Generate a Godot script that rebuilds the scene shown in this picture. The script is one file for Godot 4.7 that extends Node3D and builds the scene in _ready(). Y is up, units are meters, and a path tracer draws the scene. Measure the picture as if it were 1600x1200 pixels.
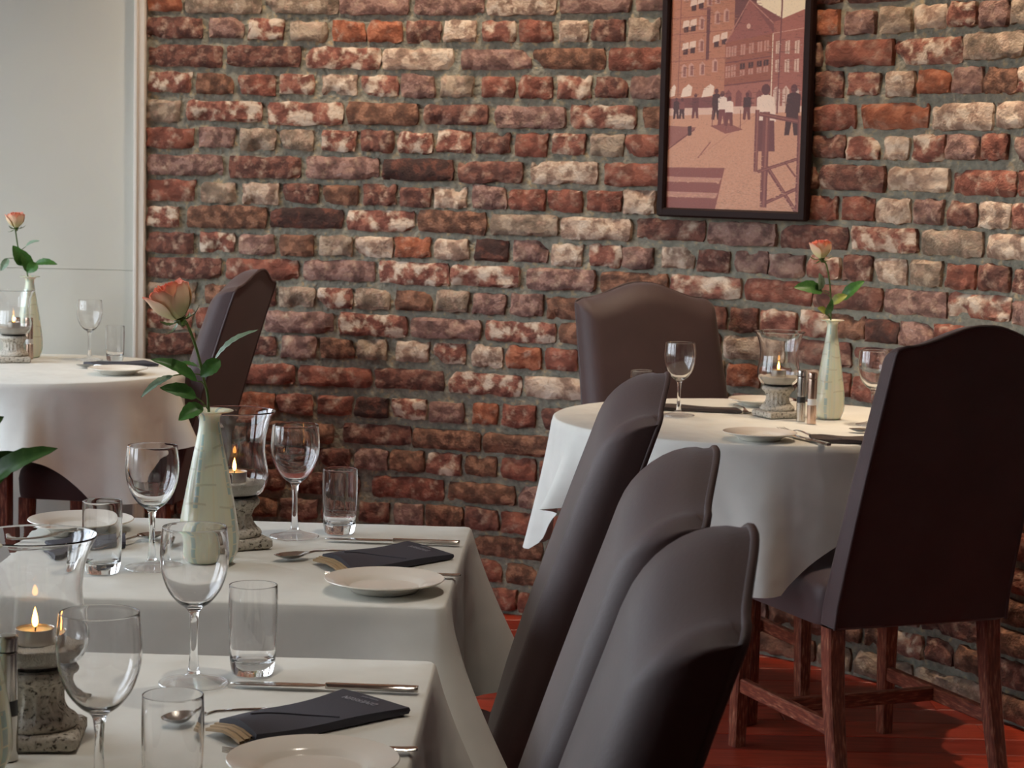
extends Node3D

# ---------------------------------------------------------------- mesh builder
class MB:
	var v := PackedVector3Array()
	var uv := PackedVector2Array()
	var col := PackedColorArray()
	var t := PackedInt32Array()
	var use_uv := false
	var use_col := false
	func add(p: Vector3, u := Vector2.ZERO, c := Color.WHITE) -> int:
		v.append(p)
		uv.append(u)
		col.append(c)
		return v.size() - 1
	func tri(a: int, b: int, c: int) -> void:
		t.append(a)
		t.append(b)
		t.append(c)
	func quad(a: int, b: int, c: int, d: int) -> void:
		tri(a, b, c)
		tri(a, c, d)
	# rows of points; counter-clockwise seen from outside when rows run up and columns run counter-clockwise
	func grid(rows: Array, close_u := false, close_v := false) -> void:
		var n: int = rows[0].size()
		var m: int = rows.size()
		var base := v.size()
		for j in m:
			for i in n:
				add(rows[j][i], Vector2(float(i) / maxf(1.0, float(n if close_u else n - 1)), float(j) / maxf(1.0, float(m - 1))))
		for j in (m if close_v else m - 1):
			for i in (n if close_u else n - 1):
				var i2 := (i + 1) % n
				var j2 := (j + 1) % m
				quad(base + j * n + i, base + j * n + i2, base + j2 * n + i2, base + j2 * n + i)
	func fan(ring: Array, flip := false) -> void:
		var c := Vector3.ZERO
		for p in ring:
			c += p
		c /= ring.size()
		var k := add(c)
		var s := v.size()
		for p in ring:
			add(p)
		for i in ring.size():
			var a := s + i
			var b := s + (i + 1) % ring.size()
			if flip:
				tri(k, b, a)
			else:
				tri(k, a, b)
	func box(c: Vector3, h: Vector3, bev := 0.0, basis := Basis()) -> void:
		# box with chamfered edges: two inset loops per end
		var rows := []
		var b := minf(bev, minf(h.x, minf(h.y, h.z)) * 0.9)
		var lv := [[-h.y, b], [-h.y + b, 0.0], [h.y - b, 0.0], [h.y, b]] if b > 0.0 else [[-h.y, 0.0], [h.y, 0.0]]
		for l in lv:
			var ring := PackedVector3Array()
			var x: float = h.x - l[1]
			var z: float = h.z - l[1]
			var e: float = b
			if b > 0.0:
				for q in [[-x + e, z], [x - e, z], [x, z - e], [x, -z + e], [x - e, -z], [-x + e, -z], [-x, -z + e], [-x, z - e]]:
					ring.append(c + basis * Vector3(q[0], l[0], q[1]))
			else:
				for q in [[-x, z], [x, z], [x, -z], [-x, -z]]:
					ring.append(c + basis * Vector3(q[0], l[0], q[1]))
			rows.append(ring)
		grid(rows, true)
		fan(rows[0], true)
		fan(rows[rows.size() - 1])
	func lathe(prof: Array, n := 48, at := Vector3.ZERO) -> void:
		# profile (radius, height): outside from the bottom up, then inside from the top down
		var rows := []
		for q in prof:
			var ring := PackedVector3Array()
			for i in n:
				var a := TAU * i / n
				ring.append(at + Vector3(cos(a) * q.x, q.y, -sin(a) * q.x))
			rows.append(ring)
		grid(rows, true)
	func tube(path: Array, rad: Array, n := 8) -> void:
		var rows := []
		var up := Vector3(0.13, 0.31, 0.94).normalized()
		for j in path.size():
			var d: Vector3 = (path[mini(j + 1, path.size() - 1)] - path[maxi(j - 1, 0)]).normalized()
			var x := d.cross(up).normalized()
			var y := d.cross(x).normalized()
			up = y if absf(d.dot(up)) > 0.95 else up
			var ring := PackedVector3Array()
			for i in n:
				var a := TAU * i / n
				ring.append(path[j] + (x * cos(a) + y * sin(a)) * float(rad[mini(j, rad.size() - 1)]))
			rows.append(ring)
		grid(rows, true)
		fan(rows[0], true)
		fan(rows[rows.size() - 1])
	func mesh(crease := 40.0) -> ArrayMesh:
		var nt := t.size() / 3
		var fn := PackedVector3Array()
		fn.resize(nt)
		var at := {}
		var keys := []
		keys.resize(v.size())
		for i in v.size():
			keys[i] = Vector3i((v[i] * 50000.0).round())
		for k in nt:
			var a := v[t[k * 3]]
			fn[k] = (v[t[k * 3 + 1]] - a).cross(v[t[k * 3 + 2]] - a)
			for c in 3:
				var key: Vector3i = keys[t[k * 3 + c]]
				if at.has(key):
					at[key].append(k)
				else:
					at[key] = [k]
		var cc := cos(deg_to_rad(crease))
		var P := PackedVector3Array()
		var N := PackedVector3Array()
		var U := PackedVector2Array()
		var C := PackedColorArray()
		var un := PackedVector3Array()
		un.resize(nt)
		for k in nt:
			un[k] = fn[k].normalized()
		for k in nt:
			if fn[k].length_squared() < 1e-22:
				continue
			for c in [0, 2, 1]:
				var i := t[k * 3 + c]
				var s := Vector3.ZERO
				for f in at[keys[i]]:
					if un[f].dot(un[k]) > cc:
						s += fn[f]
				P.append(v[i])
				N.append(s.normalized())
				U.append(uv[i])
				C.append(col[i])
		var arr := []
		arr.resize(Mesh.ARRAY_MAX)
		arr[Mesh.ARRAY_VERTEX] = P
		arr[Mesh.ARRAY_NORMAL] = N
		if use_uv:
			arr[Mesh.ARRAY_TEX_UV] = U
		if use_col:
			arr[Mesh.ARRAY_COLOR] = C
		var m := ArrayMesh.new()
		m.add_surface_from_arrays(Mesh.PRIMITIVE_TRIANGLES, arr)
		return m

# ---------------------------------------------------------------- naming and tagging
var taken := {}
var M := {}
var rng := RandomNumberGenerator.new()

func numbered(called: String) -> String:
	var base := called
	if taken.has(base):
		taken[base] += 1
		return "%s_%03d" % [base, taken[base] - 1]
	taken[base] = 1
	return base

func tag(o: Node3D, label: String, category: String, group := "") -> Node3D:
	o.set_meta("label", label)
	o.set_meta("category", category)
	if group != "":
		o.set_meta("group", group)
	return o

func thing(called: String, label: String, category: String, at := Vector3.ZERO, turn := 0.0, group := "") -> Node3D:
	var o := Node3D.new()
	o.name = numbered(called)
	add_child(o)
	o.position = at
	o.rotation.y = turn
	tag(o, label, category, group)
	return o

func part(called: String, mesh: Mesh, mat: Material, parent: Node3D, at := Vector3.ZERO) -> MeshInstance3D:
	var o := MeshInstance3D.new()
	o.name = called
	o.mesh = mesh
	o.material_override = mat
	o.position = at
	parent.add_child(o, true)
	return o

func single(called: String, mesh: Mesh, mat: Material, label: String, category: String, at := Vector3.ZERO, turn := 0.0, group := "") -> MeshInstance3D:
	var o := MeshInstance3D.new()
	o.name = numbered(called)
	o.mesh = mesh
	o.material_override = mat
	add_child(o)
	o.position = at
	o.rotation.y = turn
	tag(o, label, category, group)
	return o

func structure(called: String, mesh: Mesh, mat: Material, label := "") -> MeshInstance3D:
	var o := MeshInstance3D.new()
	o.name = called
	o.mesh = mesh
	o.material_override = mat
	add_child(o)
	o.set_meta("kind", "structure")
	if label != "":
		o.set_meta("label", label)
	return o

func copy_of(src: Node3D, label: String, at: Vector3, turn := 0.0) -> Node3D:
	var o: Node3D = src.duplicate()
	o.name = numbered(String(src.name))
	add_child(o)
	o.position = at
	o.rotation.y = turn
	o.set_meta("label", label)
	return o

func smooth_line(pts: Array, per := 6) -> Array:
	# Catmull-Rom through 2-D or 3-D points
	var out := []
	for i in pts.size() - 1:
		var p0 = pts[maxi(i - 1, 0)]
		var p1 = pts[i]
		var p2 = pts[i + 1]
		var p3 = pts[mini(i + 2, pts.size() - 1)]
		for k in per:
			var s := float(k) / per
			out.append(0.5 * (2.0 * p1 + (p2 - p0) * s + (2.0 * p0 - 5.0 * p1 + 4.0 * p2 - p3) * s * s + (3.0 * p1 - p0 - 3.0 * p2 + p3) * s * s * s))
	out.append(pts[pts.size() - 1])
	return out

func shell(outer: Array, inner: Array) -> Array:
	# closed lathe profile of a glass: outer bottom to rim, rounded rim, inner rim to bottom
	var prof := [Vector2(0.0, outer[0].y)]
	prof.append_array(outer)
	var a: Vector2 = outer[outer.size() - 1]
	var b: Vector2 = inner[0]
	for k in range(1, 6):
		var t := PI * k / 6.0
		prof.append((a + b) * 0.5 + Vector2((a.x - b.x) * 0.5 * cos(t), absf(a.x - b.x) * 0.5 * sin(t)))
	prof.append_array(inner)
	prof.append(Vector2(0.0, inner[inner.size() - 1].y))
	return prof

# ---------------------------------------------------------------- materials
func noise_tex(freq: float, octaves: int, sd: int, ramp: Array, size := 512, kind := FastNoiseLite.TYPE_SIMPLEX_SMOOTH) -> NoiseTexture2D:
	var n := FastNoiseLite.new()
	n.noise_type = kind
	n.seed = sd
	n.frequency = freq
	n.fractal_type = FastNoiseLite.FRACTAL_FBM
	n.fractal_octaves = octaves
	n.fractal_gain = 0.55
	var g := Gradient.new()
	var off := PackedFloat32Array()
	var cs := PackedColorArray()
	for r in ramp:
		off.append(r[0])
		cs.append(r[1])
	g.offsets = off
	g.colors = cs
	var x := NoiseTexture2D.new()
	x.width = size
	x.height = size
	x.seamless = true
	x.seamless_blend_skirt = 0.15
	x.noise = n
	x.color_ramp = g
	return x

func mat(color: Color, rough := 0.7, metal := 0.0) -> StandardMaterial3D:
	var m := StandardMaterial3D.new()
	m.albedo_color = color
	m.roughness = rough
	m.metallic = metal
	return m

func triplanar(m: StandardMaterial3D, scale: float, off := Vector3.ZERO, world := true) -> void:
	m.uv1_triplanar = true
	m.uv1_world_triplanar = world
	m.uv1_triplanar_sharpness = 6.0
	m.uv1_scale = Vector3.ONE * scale
	m.uv1_offset = off

func c8(r: int, g: int, b: int, a := 255) -> Color:
	return Color(r / 255.0, g / 255.0, b / 255.0, a / 255.0)

func make_materials() -> void:
	var grit := noise_tex(0.05, 5, 11, [[0.0, Color.BLACK], [1.0, Color.WHITE]], 512)
	M.grit = grit
	# old brick: each tone is its own fired-clay colour with its own crust of lime
	var lime := noise_tex(0.0042, 5, 21, [[0.0, c8(196, 170, 146, 0)], [0.44, c8(196, 170, 146, 0)], [0.56, c8(196, 170, 146, 130)], [0.68, c8(214, 194, 172, 225)], [1.0, c8(226, 212, 194, 245)]], 1024)
	var thin := noise_tex(0.0050, 5, 33, [[0.0, c8(176, 142, 122, 0)], [0.5, c8(176, 142, 122, 0)], [0.66, c8(176, 142, 122, 110)], [0.85, c8(200, 176, 154, 190)], [1.0, c8(206, 186, 166, 210)]], 1024)
	var soot := noise_tex(0.0048, 5, 47, [[0.0, c8(50, 36, 32, 170)], [0.34, c8(58, 40, 34, 90)], [0.52, c8(70, 48, 40, 0)], [1.0, c8(70, 48, 40, 0)]], 1024)
	var tones := {
		"r": [c8(132, 74, 58), c8(160, 94, 74), thin], "o": [c8(156, 86, 58), c8(184, 112, 80), thin],
		"d": [c8(104, 64, 54), c8(136, 86, 70), thin], "k": [c8(76, 50, 43), c8(116, 68, 54), soot],
		"m": [c8(128, 92, 82), c8(166, 128, 114), thin], "b": [c8(122, 82, 62), c8(160, 112, 86), soot],
		"g": [c8(142, 120, 100), c8(182, 160, 136), thin], "w": [c8(160, 128, 108), c8(204, 178, 154), lime],
		"p": [c8(134, 78, 64), c8(168, 108, 88), lime]}
	var k := 0
	for t in tones:
		var q: Array = tones[t]
		for e in 2:
			var grey: float = q[e].get_luminance()
			q[e] = q[e].lerp(Color(grey, grey, grey), 0.10)
		var dark: Color = q[0].darkened(0.32)
		var tex := noise_tex(0.007 + 0.002 * (k % 3), 6, 100 + k * 7, [[0.0, dark], [0.28, q[0].darkened(0.12)], [0.48, q[0]], [0.62, q[1]], [0.8, q[0].lerp(q[1], 0.7)], [1.0, q[1].lightened(0.25)]], 512)
		for j in 2:
			var m := mat(Color.WHITE, 0.92)
			m.albedo_texture = tex
			triplanar(m, 3.1 if j == 0 else 4.3, Vector3(0.37 * k + 0.5 * j, 0.61 * k, 0.23 * k))
			m.detail_enabled = true
			m.detail_albedo = q[2]
			m.detail_blend_mode = BaseMaterial3D.BLEND_MODE_MIX
			m.detail_uv_layer = BaseMaterial3D.DETAIL_UV_1
			m.heightmap_enabled = true
			m.heightmap_texture = grit
			m.heightmap_scale = 0.22
			M["brick_" + t + str(j)] = m
		k += 1
	var mo := mat(Color.WHITE, 0.95)
	mo.albedo_texture = noise_tex(0.02, 5, 71, [[0.0, c8(112, 110, 98)], [0.4, c8(138, 135, 121)], [0.66, c8(150, 146, 130)], [0.78, c8(176, 158, 126)], [1.0, c8(196, 174, 140)]], 1024)
	triplanar(mo, 1.6)
	mo.heightmap_enabled = true
	mo.heightmap_texture = grit
	mo.heightmap_scale = 0.5
	M.mortar = mo
	# painted wall and ceiling
	var wp := mat(Color.WHITE, 0.75)
	wp.albedo_texture = noise_tex(0.004, 4, 5, [[0.0, c8(192, 190, 178)], [1.0, c8(204, 202, 191)]], 256)
	triplanar(wp, 0.6)
	M.white_paint = wp
	M.trim_paint = mat(c8(220, 214, 204), 0.5)
	M.ceiling_paint = mat(c8(225, 220, 212), 0.85)
	M.room_paint = mat(c8(190, 180, 165), 0.8)
	# stained floor planks
	for j in 3:
		var f := mat(Color.WHITE, 0.38)
		var a := c8(126, 38, 22).lerp(c8(154, 50, 28), j * 0.5)
		f.albedo_texture = noise_tex(0.02, 5, 200 + j, [[0.0, a.darkened(0.4)], [0.45, a], [1.0, a.lightened(0.12)]], 512)
		f.uv1_triplanar = true
		f.uv1_world_triplanar = true
		f.uv1_scale = Vector3(0.5, 4.0, 6.0)
		f.uv1_offset = Vector3(0.31 * j, 0, 0.17 * j)
		M["plank" + str(j)] = f
	# wood of the chairs
	var w := mat(Color.WHITE, 0.42)
	w.albedo_texture = noise_tex(0.025, 5, 301, [[0.0, c8(70, 28, 18)], [0.5, c8(116, 54, 36)], [0.72, c8(150, 92, 68)], [1.0, c8(198, 156, 128)]], 512)
	w.uv1_triplanar = true
	w.uv1_scale = Vector3(9.0, 1.4, 9.0)
	M.leg_wood = w
	M.rail_across = w.duplicate()
	M.rail_across.uv1_scale = Vector3(1.4, 9.0, 9.0)
	M.rail_along = w.duplicate()
	M.rail_along.uv1_scale = Vector3(9.0, 9.0, 1.4)
	# chair cloth: smooth dark aubergine microfibre
	var cl := mat(Color.WHITE, 0.62)
	cl.albedo_texture = noise_tex(0.006, 4, 401, [[0.0, c8(58, 39, 39)], [1.0, c8(69, 48, 48)]], 512)
	triplanar(cl, 1.5, Vector3.ZERO, false)
	cl.rim_enabled = true
	cl.rim = 0.3
	cl.rim_tint = 0.3
	cl.heightmap_enabled = true
	cl.heightmap_texture = noise_tex(0.25, 2, 402, [[0.0, Color.BLACK], [1.0, Color.WHITE]], 512)
	cl.heightmap_scale = 0.02
	M.chair_cloth = cl
	M.chair_piping = mat(c8(66, 50, 50), 0.55)
	# table linen
	var li := mat(Color.WHITE, 0.85)
	li.albedo_texture = noise_tex(0.01, 4, 501, [[0.0, c8(212, 212, 204)], [1.0, c8(224, 224, 216)]], 512)
	triplanar(li, 1.2)
	li.heightmap_enabled = true
	li.heightmap_texture = noise_tex(0.012, 3, 502, [[0.0, Color.BLACK], [1.0, Color.WHITE]], 512)
	li.heightmap_scale = 0.25
	li.backlight_enabled = true
	li.backlight = Color(0.16, 0.15, 0.14)
	M.linen = li
	var na := mat(Color.WHITE, 0.7)
	na.albedo_texture = noise_tex(0.2, 2, 511, [[0.0, c8(48, 48, 58)], [1.0, c8(62, 62, 72)]], 256)
	triplanar(na, 9.0, Vector3.ZERO, false)
	M.napkin = na
	var nb := mat(c8(66, 54, 50), 0.75)
	M.napkin_brown = nb
	M.napkin_lining = mat(c8(168, 142, 106), 0.6)
	M.print_grey = mat(c8(158, 158, 166), 0.6)
	# tableware
	var gl := StandardMaterial3D.new()
	gl.albedo_color = Color(1, 1, 1, 0.0)
	gl.transparency = BaseMaterial3D.TRANSPARENCY_ALPHA
	gl.roughness = 0.0
	gl.refraction_enabled = true
	gl.refraction_scale = 0.05
	M.glass = gl
	var gf := StandardMaterial3D.new()
	gf.albedo_color = Color(0.97, 0.98, 0.98, 0.09)
	gf.transparency = BaseMaterial3D.TRANSPARENCY_ALPHA
	gf.roughness = 0.0
	M.thin_glass = gf
	var ws := StandardMaterial3D.new()
	ws.albedo_color = Color(0.95, 0.97, 1.0, 0.04)
	ws.transparency = BaseMaterial3D.TRANSPARENCY_ALPHA
	ws.roughness = 0.02
	M.window_glass = ws
	var po := mat(c8(228, 222, 210), 0.16)
	M.porcelain = po
	M.steel = mat(c8(196, 192, 186), 0.16, 1.0)
	M.copper_steel = mat(c8(206, 178, 160), 0.2, 1.0)
	M.black_plastic = mat(c8(28, 26, 26), 0.4)
	var st := mat(Color.WHITE, 0.95)
	st.albedo_texture = noise_tex(0.028, 4, 601, [[0.0, c8(66, 60, 52)], [0.22, c8(110, 102, 92)], [0.32, c8(178, 170, 156)], [1.0, c8(212, 204, 190)]], 512)
	triplanar(st, 9.0, Vector3.ZERO, false)
	st.heightmap_enabled = true
	st.heightmap_texture = noise_tex(0.028, 4, 601, [[0.0, Color.BLACK], [0.4, Color.WHITE], [1.0, Color.WHITE]], 512)
	st.heightmap_scale = 0.25
	M.stone = st
	var sa := mat(Color.WHITE, 0.95)
	sa.albedo_texture = noise_tex(0.3, 2, 611, [[0.0, c8(196, 186, 168)], [1.0, c8(236, 228, 214)]], 256)
	triplanar(sa, 14.0, Vector3.ZERO, false)
	sa.heightmap_enabled = true
	sa.heightmap_texture = grit
	sa.heightmap_scale = 0.3
	M.sand = sa
	M.tin = mat(c8(190, 184, 176), 0.3, 1.0)
	var wx := mat(c8(240, 214, 160), 0.4)
	wx.subsurf_scatter_enabled = true
	wx.subsurf_scatter_strength = 0.3
	M.wax = wx
	M.wick = mat(c8(40, 32, 28), 0.9)
	var fl := mat(c8(255, 190, 90), 0.5)
	fl.emission_enabled = true
	fl.emission = c8(255, 176, 84)
	fl.emission_energy_multiplier = 13.0
	M.flame = fl
	# milky art glass with teal strips and tan threads laid into it
	var im := Image.create(512, 512, false, Image.FORMAT_RGB8)
	im.fill(c8(226, 224, 200))
	var r2 := RandomNumberGenerator.new()
	r2.seed = 9
	for j in 46:
		im.fill_rect(Rect2i(r2.randi_range(0, 511), 0, r2.randi_range(3, 12), 512), c8(226, 224, 200).lerp(c8(226, 214, 178) if r2.randf() < 0.5 else c8(208, 216, 204), r2.randf() * 0.5))
	for j in 4:
		var x0 := 58 + j * 128
		for s in 13:
			if (s + j) % 7 != 3:
				im.fill_rect(Rect2i(x0 - (s % 2), s * 40, 17, 36), c8(172, 194, 188).lerp(c8(190, 204, 194), r2.randf()))
	for j in 5:
		var y0 := 120 + j * 62
		for x in 512:
			if fmod(x + j * 37.0, 128.0) < 84.0:
				var yy := y0 + int(9.0 * sin(x * 0.0245 + j))
				im.fill_rect(Rect2i(x, yy, 1, 7), c8(210, 206, 180))
	var va := mat(Color.WHITE, 0.14)
	va.albedo_texture = ImageTexture.create_from_image(im)
	va.subsurf_scatter_enabled = true
	va.subsurf_scatter_strength = 0.25
	M.vase_glass = va
	# plants
	for q in [["leaf", c8(52, 100, 40), c8(78, 126, 56)], ["leaf_pale", c8(118, 146, 118), c8(150, 172, 150)], ["leaf_young", c8(128, 140, 60), c8(160, 164, 84)], ["stem", c8(66, 98, 40), c8(104, 112, 60)]]:
		var lm := mat(Color.WHITE, 0.42)
		lm.albedo_texture = noise_tex(0.03, 4, 701, [[0.0, q[1]], [1.0, q[2]]], 256)
		triplanar(lm, 12.0, Vector3.ZERO, false)
		lm.backlight_enabled = true
		lm.backlight = Color(0.25, 0.4, 0.12)
		M[q[0]] = lm
	var pe := mat(Color.WHITE, 0.6)
	pe.vertex_color_use_as_albedo = true
	pe.backlight_enabled = true
	pe.backlight = Color(0.5, 0.44, 0.38)
	M.petal = pe
	# picture
	M.frame_lacquer = mat(c8(36, 21, 19), 0.55)
	M.frame_lacquer.metallic_specular = 0.28
	M.fixture = mat(c8(210, 208, 204), 0.4)
	var bulb := mat(c8(255, 230, 190), 0.4)
	bulb.emission_enabled = true
	bulb.emission = c8(255, 214, 160)
	bulb.emission_energy_multiplier = 6.0
	M.bulb = bulb

# ---------------------------------------------------------------- the room
const WALL_R := 2.5785
const WALL_X := -1.0480
const WALL_Z := -3.9987
const WALL_T0 := -0.03897
const ROW_H := [1848, 1765, 1682, 1600, 1513, 1431, 1347, 1266, 1188, 1107, 1029, 947, 868, 789, 703, 610, 525, 449, 365, 284, 206, 127, 43]
# courses from the top of the picture down: start and end of each brick along the curved wall in millimetres, and its tone
const COURSES := [
	"1-105o 115-351g 367-593g 595-818m 835-1059m 1070-1290w 1307-1536m 1555-1731m",
	"0-171d 189-298m 312-424p 444-557g 575-681o 689-797o 812-919d 931-1034w 1057-1161p 1175-1282r 1303-1397w 1412-1521d 1532-1634g 2153-2238o 2256-2363m 2376-2485g 2494-2605w 2612-2710p 2724-2823m 2835-2933g",
	"4-233d 247-478d 492-729p 737-964w 988-1213m 1221-1456b 1467-1694r 2194-2429r 2432-2664p 2673-2884g 2891-3102m",
	"4-140p 152-268b 286-400r 410-521p 545-655w 667-786p 798-905m 924-1029g 1054-1163r 1179-1286r 1305-1414p 1429-1533d 1548-1650m 2152-2257d 2272-2383p 2407-2505w 2516-2628o 2637-2743m 2748-2864b 2871-2968p",
	"1-103g 123-361p 377-614p 626-855b 874-1081d 1104-1333m 1349-1565p 1587-1796b 2077-2305r 2325-2554o 2568-2783w 2796-3021w",
	"1-146r 159-273m 291-400g 418-521g 548-656p 672-774d 793-902p 915-1025p 1043-1152d 1169-1276r 1291-1398p 1415-1525g 1534-1649r 2164-2270d 2278-2389p 2405-2492w 2510-2617p 2631-2738m 2747-2841r 2871-2968m",
	"2-238m 256-482d 498-731m 743-970k 985-1196d 1221-1443w 1466-1648r 2194-2416d 2431-2640w 2652-2876r 2888-3104r",
	"2-153r 171-277g 299-412w 428-538d 554-664b 683-786d 800-899d 910-1014w 1032-1145m 1158-1270r 1278-1392r 1411-1524r 1535-1637w 2158-2253r 2273-2382r 2391-2505w 2521-2622m 2636-2739d 2748-2863w 2870-2968p",
	"2-103p 127-376b 386-618k 629-847p 857-1080b 1095-1316g 1324-1559w 1576-1806d 1819-2048m 2063-2292d 2308-2534p 2550-2766g 2787-2997w",
	"3-150d 168-274p 292-401m 418-527b 542-650g 658-778w 788-900o 917-1023w 1044-1153k 1168-1282m 1295-1399w 1422-1527p 1535-1634m 1660-1770w 1783-1891d 1913-2020m 2031-2146m 2161-2270p 2281-2381d 2392-2502w 2518-2625g 2645-2748r 2758-2867d 2883-2979d",
	"3-235d 249-479r 492-721m 734-960p 969-1195p 1216-1444m 1459-1686b 1697-1932p 1945-2176r 2187-2419d 2423-2650m 2654-2879p 2890-3104m",
	"3-157g 185-276b 290-407d 419-529g 540-653p 661-774g 791-908b 922-1029g 1041-1149m 1166-1274m 1286-1397b 1773-1887d 1902-1996d 2003-2124p 2144-2239p 2250-2362b 2369-2482k 2486-2607m 2611-2721r",
	"4-145p 156-357r 373-592m 609-830p 840-1070m 1085-1314p 1329-1549b 1879-2094w 2110-2317d",
	"4-156d 170-277d 291-409d 425-538m 550-659b 672-763g 794-902w 917-1022p 1043-1142w 1157-1269o 1284-1391r 1893-2009o 2025-2131d 2332-2427r",
	"247-471r 481-718r 729-952d 965-1205p 1220-1436w 1914-2135m",
	"289-407o 415-530r 544-656r 666-774k 786-897p 906-1019m 1047-1131o 1146-1257r 1282-1381d",
	"371-597b 628-846d 853-1076b 1087-1312b 1329-1527d",
	"311-413d 433-536r 552-650d 666-773m 785-892b 902-1014p 1029-1129b 1150-1259r 1278-1379r",
	"230-444d 465-682d 722-957r 974-1194b 1205-1413m",
	"312-419b 431-548m 563-667d 683-782d 796-893m 903-1020b 1030-1141d 1154-1265r 1280-1383r 2881-3013b",
	"810-1038d 1060-1288b 1303-1515d 1955-2157b 2826-3093b",
	"959-1055d 1066-1155r 1172-1273b 1288-1388r 2070-2171b 2736-2855b 2875-3000d",
	"982-1114r 1123-1207r 1217-1299r 2029-2232b 2369-2577g 2589-2837g 2849-3105b"]

func wall_point(s: float, y: float, inward := 0.0) -> Vector3:
	var th := WALL_T0 + s / WALL_R
	var r := WALL_R - inward
	return Vector3(WALL_X + r * sin(th), y, WALL_Z - r * cos(th))

func brick_shape(w: float, h: float, sd: int) -> ArrayMesh:
	var n := FastNoiseLite.new()
	n.seed = sd
	n.frequency = 22.0
	n.fractal_octaves = 3
	var r := RandomNumberGenerator.new()
	r.seed = sd
	var nx := 11 if w > 0.15 else 8
	var ny := 6
	var chip := Vector2(r.randf_range(-0.5, 0.5) * w, (0.5 if r.randf() < 0.6 else -0.5) * h)
	if r.randf() < 0.5:
		chip.x = signf(chip.x) * 0.5 * w
	var chip_r := r.randf_range(0.012, 0.04) if r.randf() < 0.7 else 0.0
	var b := MB.new()
	var tilt := Vector2(r.randf_range(-0.012, 0.012), r.randf_range(-0.03, 0.03))
	var rows := []
	for j in ny + 1:
		var row := PackedVector3Array()
		for i in nx + 1:
			var u := float(i) / nx * 2.0 - 1.0
			var t := float(j) / ny * 2.0 - 1.0
			# wobbly rounded outline
			var q := Vector2(u, t)
			var e := maxf(absf(u), absf(t))
			var corner := maxf(0.0, absf(u) + absf(t) - 1.62) * 0.5
			q *= 1.0 - corner * 0.22
			var p := Vector2(q.x * w * 0.5, q.y * h * 0.5)
			var wob := Vector2(n.get_noise_3d(p.x, p.y, 3.0), n.get_noise_3d(p.x, p.y, 9.0)) * (0.0075 * smoothstep(0.6, 1.0, e))
			p += wob
			var z := n.get_noise_3d(p.x * 0.9, p.y * 0.9, 20.0) * 0.0075 + p.x * tilt.x + p.y * tilt.y
			z -= 0.006 * smoothstep(0.8, 1.0, e)
			if chip_r > 0.0:
				z -= 0.014 * (1.0 - smoothstep(0.4, 1.0, p.distance_to(chip) / chip_r))
			row.append(Vector3(p.x, p.y, z))
		rows.append(row)
	b.grid(rows)
	var ring := []
	for i in nx + 1:
		ring.append(rows[0][i])
	for j in range(1, ny + 1):
		ring.append(rows[j][nx])
	for i in range(nx - 1, -1, -1):
		ring.append(rows[ny][i])
	for j in range(ny - 1, 0, -1):
		ring.append(rows[j][0])
	var back := PackedVector3Array()
	var front := PackedVector3Array()
	for p in ring:
		front.append(p)
		back.append(Vector3(p.x * 1.01, p.y * 1.02, -0.03))
	b.grid([back, front], true)
	return b.mesh(48.0)

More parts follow.
